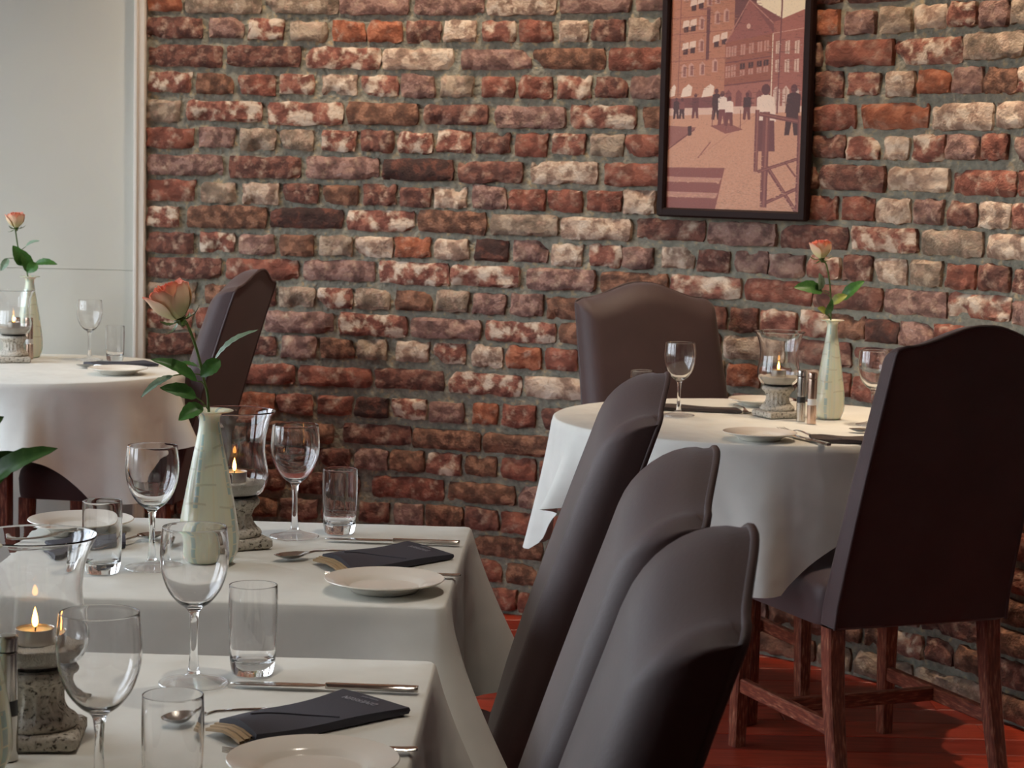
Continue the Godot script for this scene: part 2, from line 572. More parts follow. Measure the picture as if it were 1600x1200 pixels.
func build_brick_wall() -> void:
	var b := MB.new()
	var n := 72
	var top := 2.8
	var front_rows := []
	for j in 2:
		var row := PackedVector3Array()
		for i in n + 1:
			row.append(wall_point(3.32 * i / n, top * j, -0.0165))
		front_rows.append(row)
	b.grid(front_rows)
	var back_rows := []
	for j in 2:
		var row := PackedVector3Array()
		for i in n + 1:
			row.append(wall_point(3.32 * (1.0 - float(i) / n), top * j, -0.14))
		back_rows.append(row)
	b.grid(back_rows)
	var wall := structure("wall_back", b.mesh(), M.mortar, "curved wall of old reclaimed brick laid in wide grey mortar joints")
	var longs := []
	var shorts := []
	for k in 14:
		longs.append(brick_shape(0.226, 0.0635, 900 + k))
		shorts.append(brick_shape(0.108, 0.0635, 950 + k))
	var rest := {}
	var count := 0
	var r := RandomNumberGenerator.new()
	r.seed = 77
	for row in range(-11, 23):
		var h: float = ROW_H[row] / 1000.0 if row >= 0 else ROW_H[0] / 1000.0 - row * 0.083
		var listed := []
		if row >= 0:
			for word in COURSES[row].split(" "):
				var ab: PackedStringArray = word.left(-1).split("-")
				listed.append([float(ab[0]), float(ab[1]), word.right(1), true])
		var long := posmod(row, 2) == 0
		var one := 226.0 if long else 107.0
		var all := []
		var cur := -14.0 if (long and posmod(row, 4) == 0) or not long else -120.0
		listed.append([3290.0, 3290.0, "", false])
		for q in listed:
			var gap: float = q[0] - cur
			if gap > 62.0:
				var many := maxi(1, roundi((gap - 12.0) / (one + 13.0)))
				var each := (gap - 13.0) / many - 13.0
				for k in many:
					var a := cur + 13.0 + k * (each + 13.0)
					all.append([maxf(a, 1.0), a + each, "rdmbpdrgdb"[r.randi() % 10], false])
			if q[2] != "":
				all.append(q)
			cur = q[1]
		for q in all:
			var wid: float = (q[1] - q[0]) / 1000.0
			if wid < 0.03:
				continue
			var s: float = (q[0] + q[1]) * 0.0005
			var is_long := wid > 0.165
			var mesh: ArrayMesh = longs[r.randi() % 14] if is_long else shorts[r.randi() % 14]
			var hh := 0.95 + r.randf() * 0.13
			if row == 22:
				hh = minf(hh, 1.0)
			var th := WALL_T0 + s / WALL_R
			var flip := -1.0 if r.randf() < 0.5 else 1.0
			var bas := Basis(Vector3.UP, -th) * Basis(Vector3.BACK, r.randf_range(-0.012, 0.012) + (PI if flip < 0.0 else 0.0))
			bas = bas * Basis.from_scale(Vector3(wid / (0.226 if is_long else 0.108), hh, 1.0))
			var tr := Transform3D(bas, wall_point(s, h + r.randf_range(-0.003, 0.003), r.randf_range(-0.003, 0.006)))
			var m: Material = M["brick_" + q[2] + str(r.randi() % 2)]
			if (q[3] and count < 300) or (row >= 0 and row < 20 and count >= 0 and not q[3] and s < 3.0 and count < 0):
				var o := part("brick", mesh, m, wall)
				o.transform = tr
				count += 1
			else:
				if not rest.has(m):
					var st := SurfaceTool.new()
					st.begin(Mesh.PRIMITIVE_TRIANGLES)
					rest[m] = st
				rest[m].append_from(mesh, 0, tr)
	var am := ArrayMesh.new()
	for m in rest:
		rest[m].commit(am)
		am.surface_set_material(am.get_surface_count() - 1, m)
	var o := MeshInstance3D.new()
	o.name = "further_bricks"
	o.mesh = am
	wall.add_child(o)
	o.set_meta("kind", "stuff")

func slab(called: String, lo: Vector3, hi: Vector3, m: Material, label := "") -> MeshInstance3D:
	var b := MB.new()
	b.box((lo + hi) * 0.5, (hi - lo) * 0.5)
	return structure(called, b.mesh(), m, label)

const ROOM_L := -2.5
const ROOM_R := 2.8
const ROOM_B := -6.60
const ROOM_F := 2.2
const ROOM_H := 2.75

func build_room() -> void:
	build_brick_wall()
	# floor of stained boards
	var fl := slab("floor", Vector3(ROOM_L - 0.15, -0.2, ROOM_B - 0.5), Vector3(ROOM_R + 0.15, -0.019, ROOM_F + 0.15), M.plank0, "dark red stained plank floor")
	var r := RandomNumberGenerator.new()
	r.seed = 5
	var z := ROOM_B - 0.1
	var boards := []
	for k in 3:
		var b := MB.new()
		b.box(Vector3.ZERO, Vector3(0.5, 0.01, 0.0685), 0.0018)
		boards.append(b.mesh(20.0))
	while z < ROOM_F:
		var x := ROOM_L - r.randf() * 1.2
		while x < ROOM_R:
			var len := r.randf_range(1.5, 2.4)
			var x0 := maxf(x, ROOM_L)
			var x1 := minf(x + len, ROOM_R)
			if x1 - x0 > 0.05:
				var o := part("plank", boards[0], M["plank" + str(r.randi() % 3)], fl, Vector3((x0 + x1) * 0.5, -0.01 - r.randf() * 0.0006, z + 0.07))
				o.scale = Vector3(x1 - x0 - 0.001, 1, 1)
			x += len
		z += 0.14
	slab("ceiling", Vector3(ROOM_L - 0.15, ROOM_H, ROOM_B - 0.5), Vector3(ROOM_R + 0.15, ROOM_H + 0.2, ROOM_F + 0.15), M.ceiling_paint)
	# white panelled wall beside the brick: two boards with a fine seam
	var ww := slab("wall_rear", Vector3(ROOM_L - 0.15, 0, ROOM_B - 0.16), Vector3(-1.149, ROOM_H, ROOM_B - 0.02), M.white_paint, "plain white panelled wall beside the brick")
	for q in [[0.0, 1.0141], [1.0149, ROOM_H]]:
		var b := MB.new()
		b.box(Vector3((ROOM_L - 1.185) * 0.5, (q[0] + q[1]) * 0.5, ROOM_B - 0.01), Vector3((-1.185 - ROOM_L) * 0.5, (q[1] - q[0]) * 0.5, 0.0105), 0.0012)
		part("panel", b.mesh(20.0), M.white_paint, ww)
	var tb := MB.new()
	tb.box(Vector3(-1.168, ROOM_H * 0.5, ROOM_B + 0.008), Vector3(0.018, ROOM_H * 0.5, 0.03), 0.004)
	tb.box(Vector3(-1.178, ROOM_H * 0.5, ROOM_B + 0.024), Vector3(0.006, ROOM_H * 0.5, 0.022), 0.003)
	structure("trim_1", tb.mesh(25.0), M.trim_paint, "slim white upright moulding where the white wall meets the brick")
	# rest of the room, outside the picture
	slab("wall_side", Vector3(1.33, 0, -4.94), Vector3(ROOM_R + 0.15, ROOM_H, -4.80), M.room_paint)
	slab("wall_right", Vector3(ROOM_R, 0, -4.80), Vector3(ROOM_R + 0.15, ROOM_H, ROOM_F), M.room_paint)
	slab("wall_front", Vector3(ROOM_L - 0.15, 0, ROOM_F), Vector3(ROOM_R + 0.15, ROOM_H, ROOM_F + 0.15), M.room_paint)
	# window wall on the daylight side
	var wl := MB.new()
	var y0 := 0.62
	var y1 := 2.5
	var wins := [[-6.3, -4.7], [-4.45, -2.85], [-2.6, -1.75]]
	var xm := ROOM_L - 0.075
	wl.box(Vector3(xm, y0 * 0.5, (ROOM_B + ROOM_F) * 0.5), Vector3(0.075, y0 * 0.5, (ROOM_F - ROOM_B) * 0.5))
	wl.box(Vector3(xm, (y1 + ROOM_H) * 0.5, (ROOM_B + ROOM_F) * 0.5), Vector3(0.075, (ROOM_H - y1) * 0.5, (ROOM_F - ROOM_B) * 0.5))
	var edges := [ROOM_B]
	for w in wins:
		edges.append(w[0])
		edges.append(w[1])
	edges.append(ROOM_F)
	for k in range(0, edges.size(), 2):
		wl.box(Vector3(xm, (y0 + y1) * 0.5, (edges[k] + edges[k + 1]) * 0.5), Vector3(0.075, (y1 - y0) * 0.5, (edges[k + 1] - edges[k]) * 0.5))
	structure("wall_left", wl.mesh(), M.white_paint)
	var k := 0
	for w in wins:
		k += 1
		var fb := MB.new()
		var zc: float = (w[0] + w[1]) * 0.5
		var hz: float = (w[1] - w[0]) * 0.5
		for q in [[Vector3(0, y0 + 0.03, 0), Vector3(0.03, 0.03, hz)], [Vector3(0, y1 - 0.03, 0), Vector3(0.03, 0.03, hz)], [Vector3(0, (y0 + y1) * 0.5, -hz + 0.03), Vector3(0.03, (y1 - y0) * 0.5, 0.03)], [Vector3(0, (y0 + y1) * 0.5, hz - 0.03), Vector3(0.03, (y1 - y0) * 0.5, 0.03)], [Vector3(0, (y0 + y1) * 0.5, 0), Vector3(0.02, (y1 - y0) * 0.5, 0.025)]]:
			fb.box(Vector3(xm, 0, zc) + q[0], q[1], 0.003)
		var fr := structure("window_" + str(k), fb.mesh(), M.trim_paint)
		var pb := MB.new()
		pb.box(Vector3(xm, (y0 + y1) * 0.5, zc), Vector3(0.002, (y1 - y0) * 0.5 - 0.03, hz - 0.03))
		part("pane", pb.mesh(), M.window_glass, fr)

func downlight(at: Vector3, aim: Vector3, energy: float, angle: float, label: String, tint := Color(1.0, 0.902, 0.792)) -> void:
	var o := thing("ceiling_downlight", label, "lamp", at, 0.0, "recessed halogen downlights")
	var b := MB.new()
	b.lathe([Vector2(0.03, -0.004), Vector2(0.045, -0.006), Vector2(0.047, 0.0), Vector2(0.03, 0.0)], 24)
	part("ring", b.mesh(), M.fixture, o)
	var g := MB.new()
	g.lathe([Vector2(0.0, -0.003), Vector2(0.03, -0.003), Vector2(0.03, 0.001), Vector2(0.0, 0.001)], 20)
	part("bulb", g.mesh(), M.bulb, o)
	var l := SpotLight3D.new()
	l.name = "downlight_beam"
	o.add_child(l)
	l.position = Vector3(0, -0.012, 0)
	l.look_at_from_position(at + Vector3(0, -0.012, 0), aim, Vector3(0.01, 0, 1))
	l.light_color = tint
	l.light_energy = energy
	l.spot_angle = angle
	l.spot_angle_attenuation = 0.9
	l.spot_range = 12.0
	l.spot_attenuation = 2.0
	l.light_size = 0.035
	l.shadow_enabled = true

# ---------------------------------------------------------------- picture on the brick wall
func fill_poly(im: Image, pts: Array, c: Color) -> void:
	var lo := 1e9
	var hi := -1e9
	for p in pts:
		lo = minf(lo, p.y)
		hi = maxf(hi, p.y)
	for y in range(maxi(0, int(lo)), mini(im.get_height() - 1, int(hi)) + 1):
		var xs := []
		for i in pts.size():
			var a: Vector2 = pts[i]
			var b: Vector2 = pts[(i + 1) % pts.size()]
			var yc := y + 0.5
			if (a.y <= yc) != (b.y <= yc):
				xs.append(a.x + (yc - a.y) / (b.y - a.y) * (b.x - a.x))
		xs.sort()
		for i in range(0, xs.size() - 1, 2):
			im.fill_rect(Rect2i(int(xs[i]), y, maxi(1, int(xs[i + 1]) - int(xs[i])), 1), c)

func line2(im: Image, a: Vector2, b: Vector2, w: float, c: Color) -> void:
	var n := (b - a).normalized().orthogonal() * w * 0.5
	fill_poly(im, [a + n, b + n, b - n, a - n], c)

func person_mark(im: Image, x: float, y: float, h: float, top: Color, low: Color, lean := 0.0) -> void:
	# small figure in the old print: head, coat, legs
	var w := h * 0.15
	var head := []
	for i in 10:
		head.append(Vector2(x + lean + cos(TAU * i / 10) * h * 0.07, y - h * 0.92 + sin(TAU * i / 10) * h * 0.085))
	fill_poly(im, [Vector2(x - w, y - h * 0.44), Vector2(x - w * 0.9 + lean, y - h * 0.8), Vector2(x + lean, y - h * 0.86), Vector2(x + w * 0.9 + lean, y - h * 0.8), Vector2(x + w, y - h * 0.44)], top)
	fill_poly(im, [Vector2(x - w * 0.8, y - h * 0.46), Vector2(x + w * 0.8, y - h * 0.46), Vector2(x + w * 0.95, y), Vector2(x + w * 0.3, y), Vector2(x, y - h * 0.3), Vector2(x - w * 0.35, y), Vector2(x - w, y)], low)
	fill_poly(im, head, c8(92, 40, 40))

func make_print() -> ImageTexture:
	var im := Image.create(760, 1660, false, Image.FORMAT_RGB8)
	var ground := c8(200, 146, 118)
	var sky := c8(232, 216, 188)
	var wall := c8(178, 116, 88)
	var wall2 := c8(146, 82, 62)
	var dark := c8(70, 28, 24)
	im.fill(sky)
	var v := func(x: float, y: float) -> Vector2: return Vector2((x - 75.0) * 1.0, y + 540.0)
	# tall house at the back left
	fill_poly(im, [v.call(60, -560), v.call(440, -560), v.call(440, 600), v.call(60, 600)], wall)
	fill_poly(im, [v.call(440, -120), v.call(556, -40), v.call(556, 200), v.call(440, 200)], c8(110, 58, 54))
	fill_poly(im, [v.call(60, -560), v.call(440, -560), v.call(440, 20), v.call(60, 20)], c8(176, 116, 98))
	for q in [[115, 100], [340, 210], [340, 420], [200, 440]]:
		line2(im, v.call(75, q[0]), v.call(440, q[0] - 20), 3, c8(138, 78, 68))
	line2(im, v.call(148, -560), v.call(140, 520), 4, c8(134, 76, 66))
	for q in [[345, 85], [395, 75], [260, 110], [262, 225], [340, 330], [170, 355], [210, 350], [270, 345], [345, -20], [300, -10], [170, -40], [215, -45], [345, -130], [290, -130], [215, -130], [165, -130], [345, -250], [290, -250], [215, -250], [165, -250], [345, -370], [215, -370]]:
		fill_poly(im, [v.call(q[0] - 15, q[1] + 65), v.call(q[0] - 15, q[1] + 8), v.call(q[0], q[1] - 6), v.call(q[0] + 15, q[1] + 8), v.call(q[0] + 15, q[1] + 65)], c8(196, 148, 130))
		fill_poly(im, [v.call(q[0] - 4, q[1] + 60), v.call(q[0] - 4, q[1] + 10), v.call(q[0] + 11, q[1] + 10), v.call(q[0] + 11, q[1] + 60)], c8(140, 86, 76))
	for q in [[160, 150], [200, 145], [160, 265], [200, 258], [330, 230], [372, 218], [200, 40], [240, 30]]:
		fill_poly(im, [v.call(q[0], q[1] - 22), v.call(q[0] + 32, q[1] - 28), v.call(q[0] + 32, q[1] + 6), v.call(q[0] - 6, q[1] + 14)], c8(222, 194, 176))
		fill_poly(im, [v.call(q[0] + 2, q[1] + 12), v.call(q[0] + 28, q[1] + 6), v.call(q[0] + 28, q[1] + 36), v.call(q[0] + 2, q[1] + 38)], dark)
	fill_poly(im, [v.call(288, 60), v.call(308, 62), v.call(306, 330), v.call(290, 335)], c8(104, 52, 48))
	line2(im, v.call(250, 70), v.call(312, 68), 8, c8(140, 84, 74))
	# gabled merchant house
	fill_poly(im, [v.call(395, 250), v.call(470, 140), v.call(518, 30), v.call(660, 160), v.call(650, 205)], c8(146, 82, 72))
	fill_poly(im, [v.call(518, 30), v.call(690, 130), v.call(690, 190), v.call(650, 205)], c8(126, 68, 62))
	fill_poly(im, [v.call(395, 245), v.call(645, 205), v.call(645, 460), v.call(395, 470)], wall2)
	line2(im, v.call(395, 350), v.call(645, 320), 5, c8(112, 58, 54))
	line2(im, v.call(395, 465), v.call(645, 440), 6, c8(112, 58, 54))
	line2(im, v.call(395, 248), v.call(518, 32), 6, c8(176, 116, 100))
	line2(im, v.call(518, 32), v.call(655, 160), 6, c8(176, 116, 100))
	var disc := []
	for i in 12:
		disc.append(v.call(517 + 11 * cos(TAU * i / 12), 165 + 14 * sin(TAU * i / 12)))
	fill_poly(im, disc, c8(204, 160, 142))
	for x in [412, 442, 490, 535, 580, 615]:
		for y in [[268.0, 50.0], [365.0, 26.0], [398.0, 26.0]]:
			var yy: float = y[0] - (x - 412) * 0.13
			var bright: bool = (x * 7 + int(y[0])) % 5 != 0
			fill_poly(im, [v.call(x - 13, yy), v.call(x + 13, yy - 3), v.call(x + 13, yy + y[1]), v.call(x - 13, yy + y[1] + 3)], c8(184, 130, 114) if bright else dark)
			line2(im, v.call(x, yy), v.call(x, yy + y[1]), 3, wall2)
	fill_poly(im, [v.call(395, 470), v.call(645, 445), v.call(645, 575), v.call(395, 580)], c8(160, 96, 82))
	for x in [420, 475, 530, 585]:
		fill_poly(im, [v.call(x - 16, 575), v.call(x - 16, 505), v.call(x, 486), v.call(x + 16, 505), v.call(x + 16, 575)], c8(126, 68, 62))
	# houses on the right
	fill_poly(im, [v.call(650, 150), v.call(835, 80), v.call(835, 590), v.call(650, 580)], c8(158, 92, 78))
	line2(im, v.call(650, 205), v.call(835, 180), 4, c8(196, 142, 124))
	for x in [676, 725, 775]:
		for y in [248, 340]:
			fill_poly(im, [v.call(x - 12, y), v.call(x + 12, y - 6), v.call(x + 12, y + 62), v.call(x - 12, y + 60)], c8(208, 176, 158))
			line2(im, v.call(x, y), v.call(x, y + 60), 3, c8(140, 84, 74))
		fill_poly(im, [v.call(x - 18, 575), v.call(x - 18, 490), v.call(x, 468), v.call(x + 18, 490), v.call(x + 18, 575)], c8(206, 176, 160))
		line2(im, v.call(x, 480), v.call(x, 575), 3, c8(150, 92, 80))
	# street level: awnings, square
	fill_poly(im, [v.call(60, 575), v.call(840, 570), v.call(840, 1130), v.call(50, 1130)], ground)
	fill_poly(im, [v.call(60, 575), v.call(840, 570), v.call(840, 600), v.call(60, 620)], c8(214, 178, 160))
	fill_poly(im, [v.call(85, 530), v.call(390, 520), v.call(390, 578), v.call(85, 580)], c8(120, 62, 56))
	for q in [[85, 128], [155, 220], [272, 342]]:
		fill_poly(im, [v.call(q[0], 525), v.call(q[0] + 12, 480), v.call((q[0] + q[1]) * 0.5 + 12, 455), v.call(q[1], 470), v.call(q[1] - 6, 515)], c8(228, 204, 186))
	# planks, quay edge and steps in the foreground
	fill_poly(im, [v.call(70, 670), v.call(250, 680), v.call(200, 720), v.call(70, 800)], c8(150, 92, 80))
	line2(im, v.call(70, 810), v.call(240, 690), 7, c8(120, 66, 58))
	fill_poly(im, [v.call(200, 675), v.call(222, 672), v.call(222, 720), v.call(204, 724)], dark)
	fill_poly(im, [v.call(55, 890), v.call(412, 888), v.call(360, 1130), v.call(45, 1130)], c8(136, 74, 64))
	for q in [[938, 965], [1016, 1045]]:
		fill_poly(im, [v.call(50, q[0]), v.call(405 - (q[0] - 890) * 0.2, q[0] + 2), v.call(398 - (q[1] - 890) * 0.2, q[1]), v.call(50, q[1])], c8(186, 132, 114))
	line2(im, v.call(262, 838), v.call(330, 755), 6, c8(140, 80, 70))
	line2(im, v.call(270, 830), v.call(640, 560), 2, c8(168, 110, 94))
	# tall mast
	line2(im, v.call(700, -540), v.call(682, 610), 8, c8(116, 62, 58))
	# people on the square
	person_mark(im, v.call(133, 0).x, v.call(0, 635).y, 110, dark, dark)
	person_mark(im, v.call(165, 0).x, v.call(0, 635).y, 108, c8(130, 70, 62), dark)
	person_mark(im, v.call(240, 0).x, v.call(0, 632).y, 128, c8(104, 48, 46), c8(104, 48, 46))
	person_mark(im, v.call(355, 0).x, v.call(0, 640).y, 160, dark, dark)
	person_mark(im, v.call(522, 0).x, v.call(0, 640).y, 140, dark, c8(110, 54, 50))
	fill_poly(im, [v.call(325, 672), v.call(420, 655), v.call(505, 690), v.call(410, 712)], c8(140, 80, 70))
	for q in [[340, 590, 335, 670], [430, 580, 410, 700], [488, 590, 490, 690]]:
		line2(im, v.call(q[0], q[1]), v.call(q[2], q[3]), 4, c8(120, 64, 58))
	person_mark(im, v.call(392, 0).x, v.call(0, 668).y, 175, c8(228, 206, 192), c8(120, 62, 58), -4)
	person_mark(im, v.call(427, 0).x, v.call(0, 672).y, 152, c8(232, 210, 196), c8(112, 56, 52))
	person_mark(im, v.call(762, 0).x, v.call(0, 718).y, 255, dark, dark, 6)
	person_mark(im, v.call(628, 0).x, v.call(0, 800).y, 340, c8(230, 206, 190), c8(108, 54, 52), -8)
	# rough timber railing
	for q in [[578, 590, 578, 905, 22], [628, 600, 625, 1085, 36], [590, 610, 800, 650, 22], [640, 880, 800, 1105, 20], [590, 905, 800, 835, 16], [640, 1060, 800, 985, 18], [730, 850, 790, 925, 9], [800, 620, 800, 1100, 16]]:
		line2(im, v.call(q[0], q[1]), v.call(q[2], q[3]), q[4], c8(118, 62, 56))
		line2(im, v.call(q[0] + 3, q[1]), v.call(q[2] + 3, q[3]), q[4] * 0.3, c8(146, 88, 76))
	# cobbles of the square, courses of the house fronts and the grain of the old enlargement
	var r := RandomNumberGenerator.new()
	r.seed = 3
	for k in 5200:
		var y := r.randf_range(620.0, 1115.0)
		var p: Vector2 = v.call(r.randf_range(80.0, 835.0), y)
		var big := 1.0 + (y - 620.0) / 110.0
		var q := im.get_pixel(clampi(int(p.x), 0, 759), clampi(int(p.y), 0, 1659))
		if absf(q.r - ground.r) < 0.06:
			im.fill_rect(Rect2i(int(p.x), int(p.y), int(2 + big * 2.0), int(1 + big * 0.5)), ground.darkened(r.randf_range(0.03, 0.13)) if r.randf() < 0.6 else ground.lightened(r.randf_range(0.03, 0.12)))
	for k in 2600:
		var p: Vector2 = v.call(r.randf_range(80.0, 835.0), r.randf_range(-530.0, 560.0))
		var q := im.get_pixel(clampi(int(p.x), 0, 759), clampi(int(p.y), 0, 1659))
		if absf(q.r - sky.r) > 0.08:
			im.fill_rect(Rect2i(int(p.x), int(p.y), r.randi_range(6, 26), 2), q.darkened(r.randf_range(0.05, 0.22)))
	for k in 42000:
		var x := r.randi_range(0, 759)
		var y := r.randi_range(0, 1659)
		var c := im.get_pixel(x, y)
		im.fill_rect(Rect2i(x, y, r.randi_range(1, 4), r.randi_range(1, 3)), c.lightened(r.randf() * 0.10) if r.randf() < 0.5 else c.darkened(r.randf() * 0.14))
	im.resize(380, 830, Image.INTERPOLATE_LANCZOS)
	im.resize(760, 1660, Image.INTERPOLATE_CUBIC)
	return ImageTexture.create_from_image(im)

func build_picture() -> void:
	var a := Vector3(0.4185, 0, -6.106)
	var b := Vector3(0.8025, 0, -5.7765)
	var w := Vector2(b.x - a.x, b.z - a.z).length()
	var mid := (a + b) * 0.5
	var turn := -atan2(b.z - a.z, b.x - a.x)
	var h := 0.93
	var o := thing("framed_picture", "tall sepia street photograph in slim dark frame hanging on the brick", "picture", mid + Vector3(0, 1.229, 0), turn)
	var prof := 0.013
	var f := MB.new()
	f.box(Vector3(-w * 0.5 + prof, h * 0.5, 0.012), Vector3(prof, h * 0.5, 0.014), 0.005)
	f.box(Vector3(w * 0.5 - prof, h * 0.5, 0.012), Vector3(prof, h * 0.5, 0.014), 0.005)
	f.box(Vector3(0, prof, 0.012), Vector3(w * 0.5 - 0.001, prof, 0.0135), 0.005)
	f.box(Vector3(0, h - prof, 0.012), Vector3(w * 0.5 - 0.001, prof, 0.0135), 0.005)
	part("frame", f.mesh(30.0), M.frame_lacquer, o)
	var bk := MB.new()
	bk.box(Vector3(0, h * 0.5, 0.006), Vector3(w * 0.5 - 0.005, h * 0.5 - 0.005, 0.004))
	part("backing", bk.mesh(), M.frame_lacquer, o)
	var pr := MB.new()
	pr.use_uv = true
	var x := w * 0.5 - 0.016
	var k0 := pr.add(Vector3(-x, 0.016, 0.0115), Vector2(0, 1))
	var k1 := pr.add(Vector3(x, 0.016, 0.0115), Vector2(1, 1))
	var k2 := pr.add(Vector3(x, h - 0.016, 0.0115), Vector2(1, 0))
	var k3 := pr.add(Vector3(-x, h - 0.016, 0.0115), Vector2(0, 0))
	pr.quad(k0, k1, k2, k3)
	var pm := mat(Color.WHITE, 0.5)
	pm.albedo_texture = make_print()
	part("print", pr.mesh(), pm, o)

# ---------------------------------------------------------------- chairs
func crown_y(x: float, half: float) -> float:
	# camel-back top: flat shoulders, S-curve up to a round crown
	var a := absf(x) / half
	return 1.004 + 0.043 * (1.0 - smoothstep(0.05, 0.86, a)) - 0.012 * smoothstep(0.90, 1.03, a)

func back_mid(y: float) -> float:
	# how far back the middle of the backrest stands behind the seat's centre
	var t := clampf((y - 0.40) / 0.65, 0.0, 1.0)
	return 0.195 + 0.205 * (t * 0.86 + 0.14 * t * t)

func back_half(y: float) -> float:
	return lerpf(0.222, 0.205, clampf((y - 0.4) / 0.6, 0.0, 1.0))

func back_thick(y: float) -> float:
	return lerpf(0.092, 0.074, clampf((y - 0.4) / 0.6, 0.0, 1.0))

func back_ring(level: float, inset: float, turn_over: float) -> PackedVector3Array:
	# one loop round the backrest; level 0..1 from its foot to where the top begins to roll over, turn_over 0..90 degrees of that roll
	var base := []
	var n := 14
	var out := PackedVector3Array()
	var g := lerpf(0.372, 1.03, level)
	var half := back_half(g) - inset
	var th := back_thick(g) - inset * 2.0
	# front edges are softly rolled, the rear ones crisp
	var rf := minf(0.046, th * 0.62)
	var rb := minf(0.007, th * 0.2)
	for k in 9:
		var a := PI * 0.5 * k / 8.0
		base.append(Vector2(-half + rf - rf * sin(a), -th * 0.5 + rf - rf * cos(a)))
	for k in 4:
		var a := PI * 0.5 * k / 3.0
		base.append(Vector2(-half + rb - rb * cos(a), th * 0.5 - rb + rb * sin(a)))
	for k in range(1, n):
		base.append(Vector2(lerpf(-half + rb, half - rb, float(k) / n), th * 0.5))
	for k in 4:
		var a := PI * 0.5 * k / 3.0
		base.append(Vector2(half - rb + rb * sin(a), th * 0.5 - rb + rb * cos(a)))
	for k in 9:
		var a := PI * 0.5 * k / 8.0
		base.append(Vector2(half - rf + rf * cos(a), -th * 0.5 + rf - rf * sin(a)))
	for k in range(1, n):
		var s := float(k) / n
		var x := lerpf(half - rf, -half + rf, s)
		base.append(Vector2(x, -th * 0.5 - 0.008 * sin(PI * s) * smoothstep(0.1, 0.4, level)))
	var roll := deg_to_rad(turn_over)
	for q in base:
		var w := clampf((th * 0.5 - q.y) / th, 0.0, 1.0)
		var drop := 0.056 * w * w + 0.006 * w
		var y: float = lerpf(0.372, crown_y(q.x, 0.205) - drop, level) + drop * sin(roll) * level
		var z: float = q.y + th * 0.80 * w * (1.0 - cos(roll))
		var x: float = q.x * (1.0 - 0.02 * (1.0 - cos(roll)))
		out.append(Vector3(x, y, back_mid(y) + z))
	return out

func rear_edge(a: float, level: float) -> Vector3:
	# point on the seam round the back panel, a from -1 to 1 across
	var g := lerpf(0.372, 1.03, level)
	var x := a * (back_half(g) - 0.003)
	var y := lerpf(0.372, crown_y(x, 0.205), level)
	return Vector3(x, y, back_mid(y) + back_thick(g) * 0.5 - 0.0015)

var chair0: Node3D

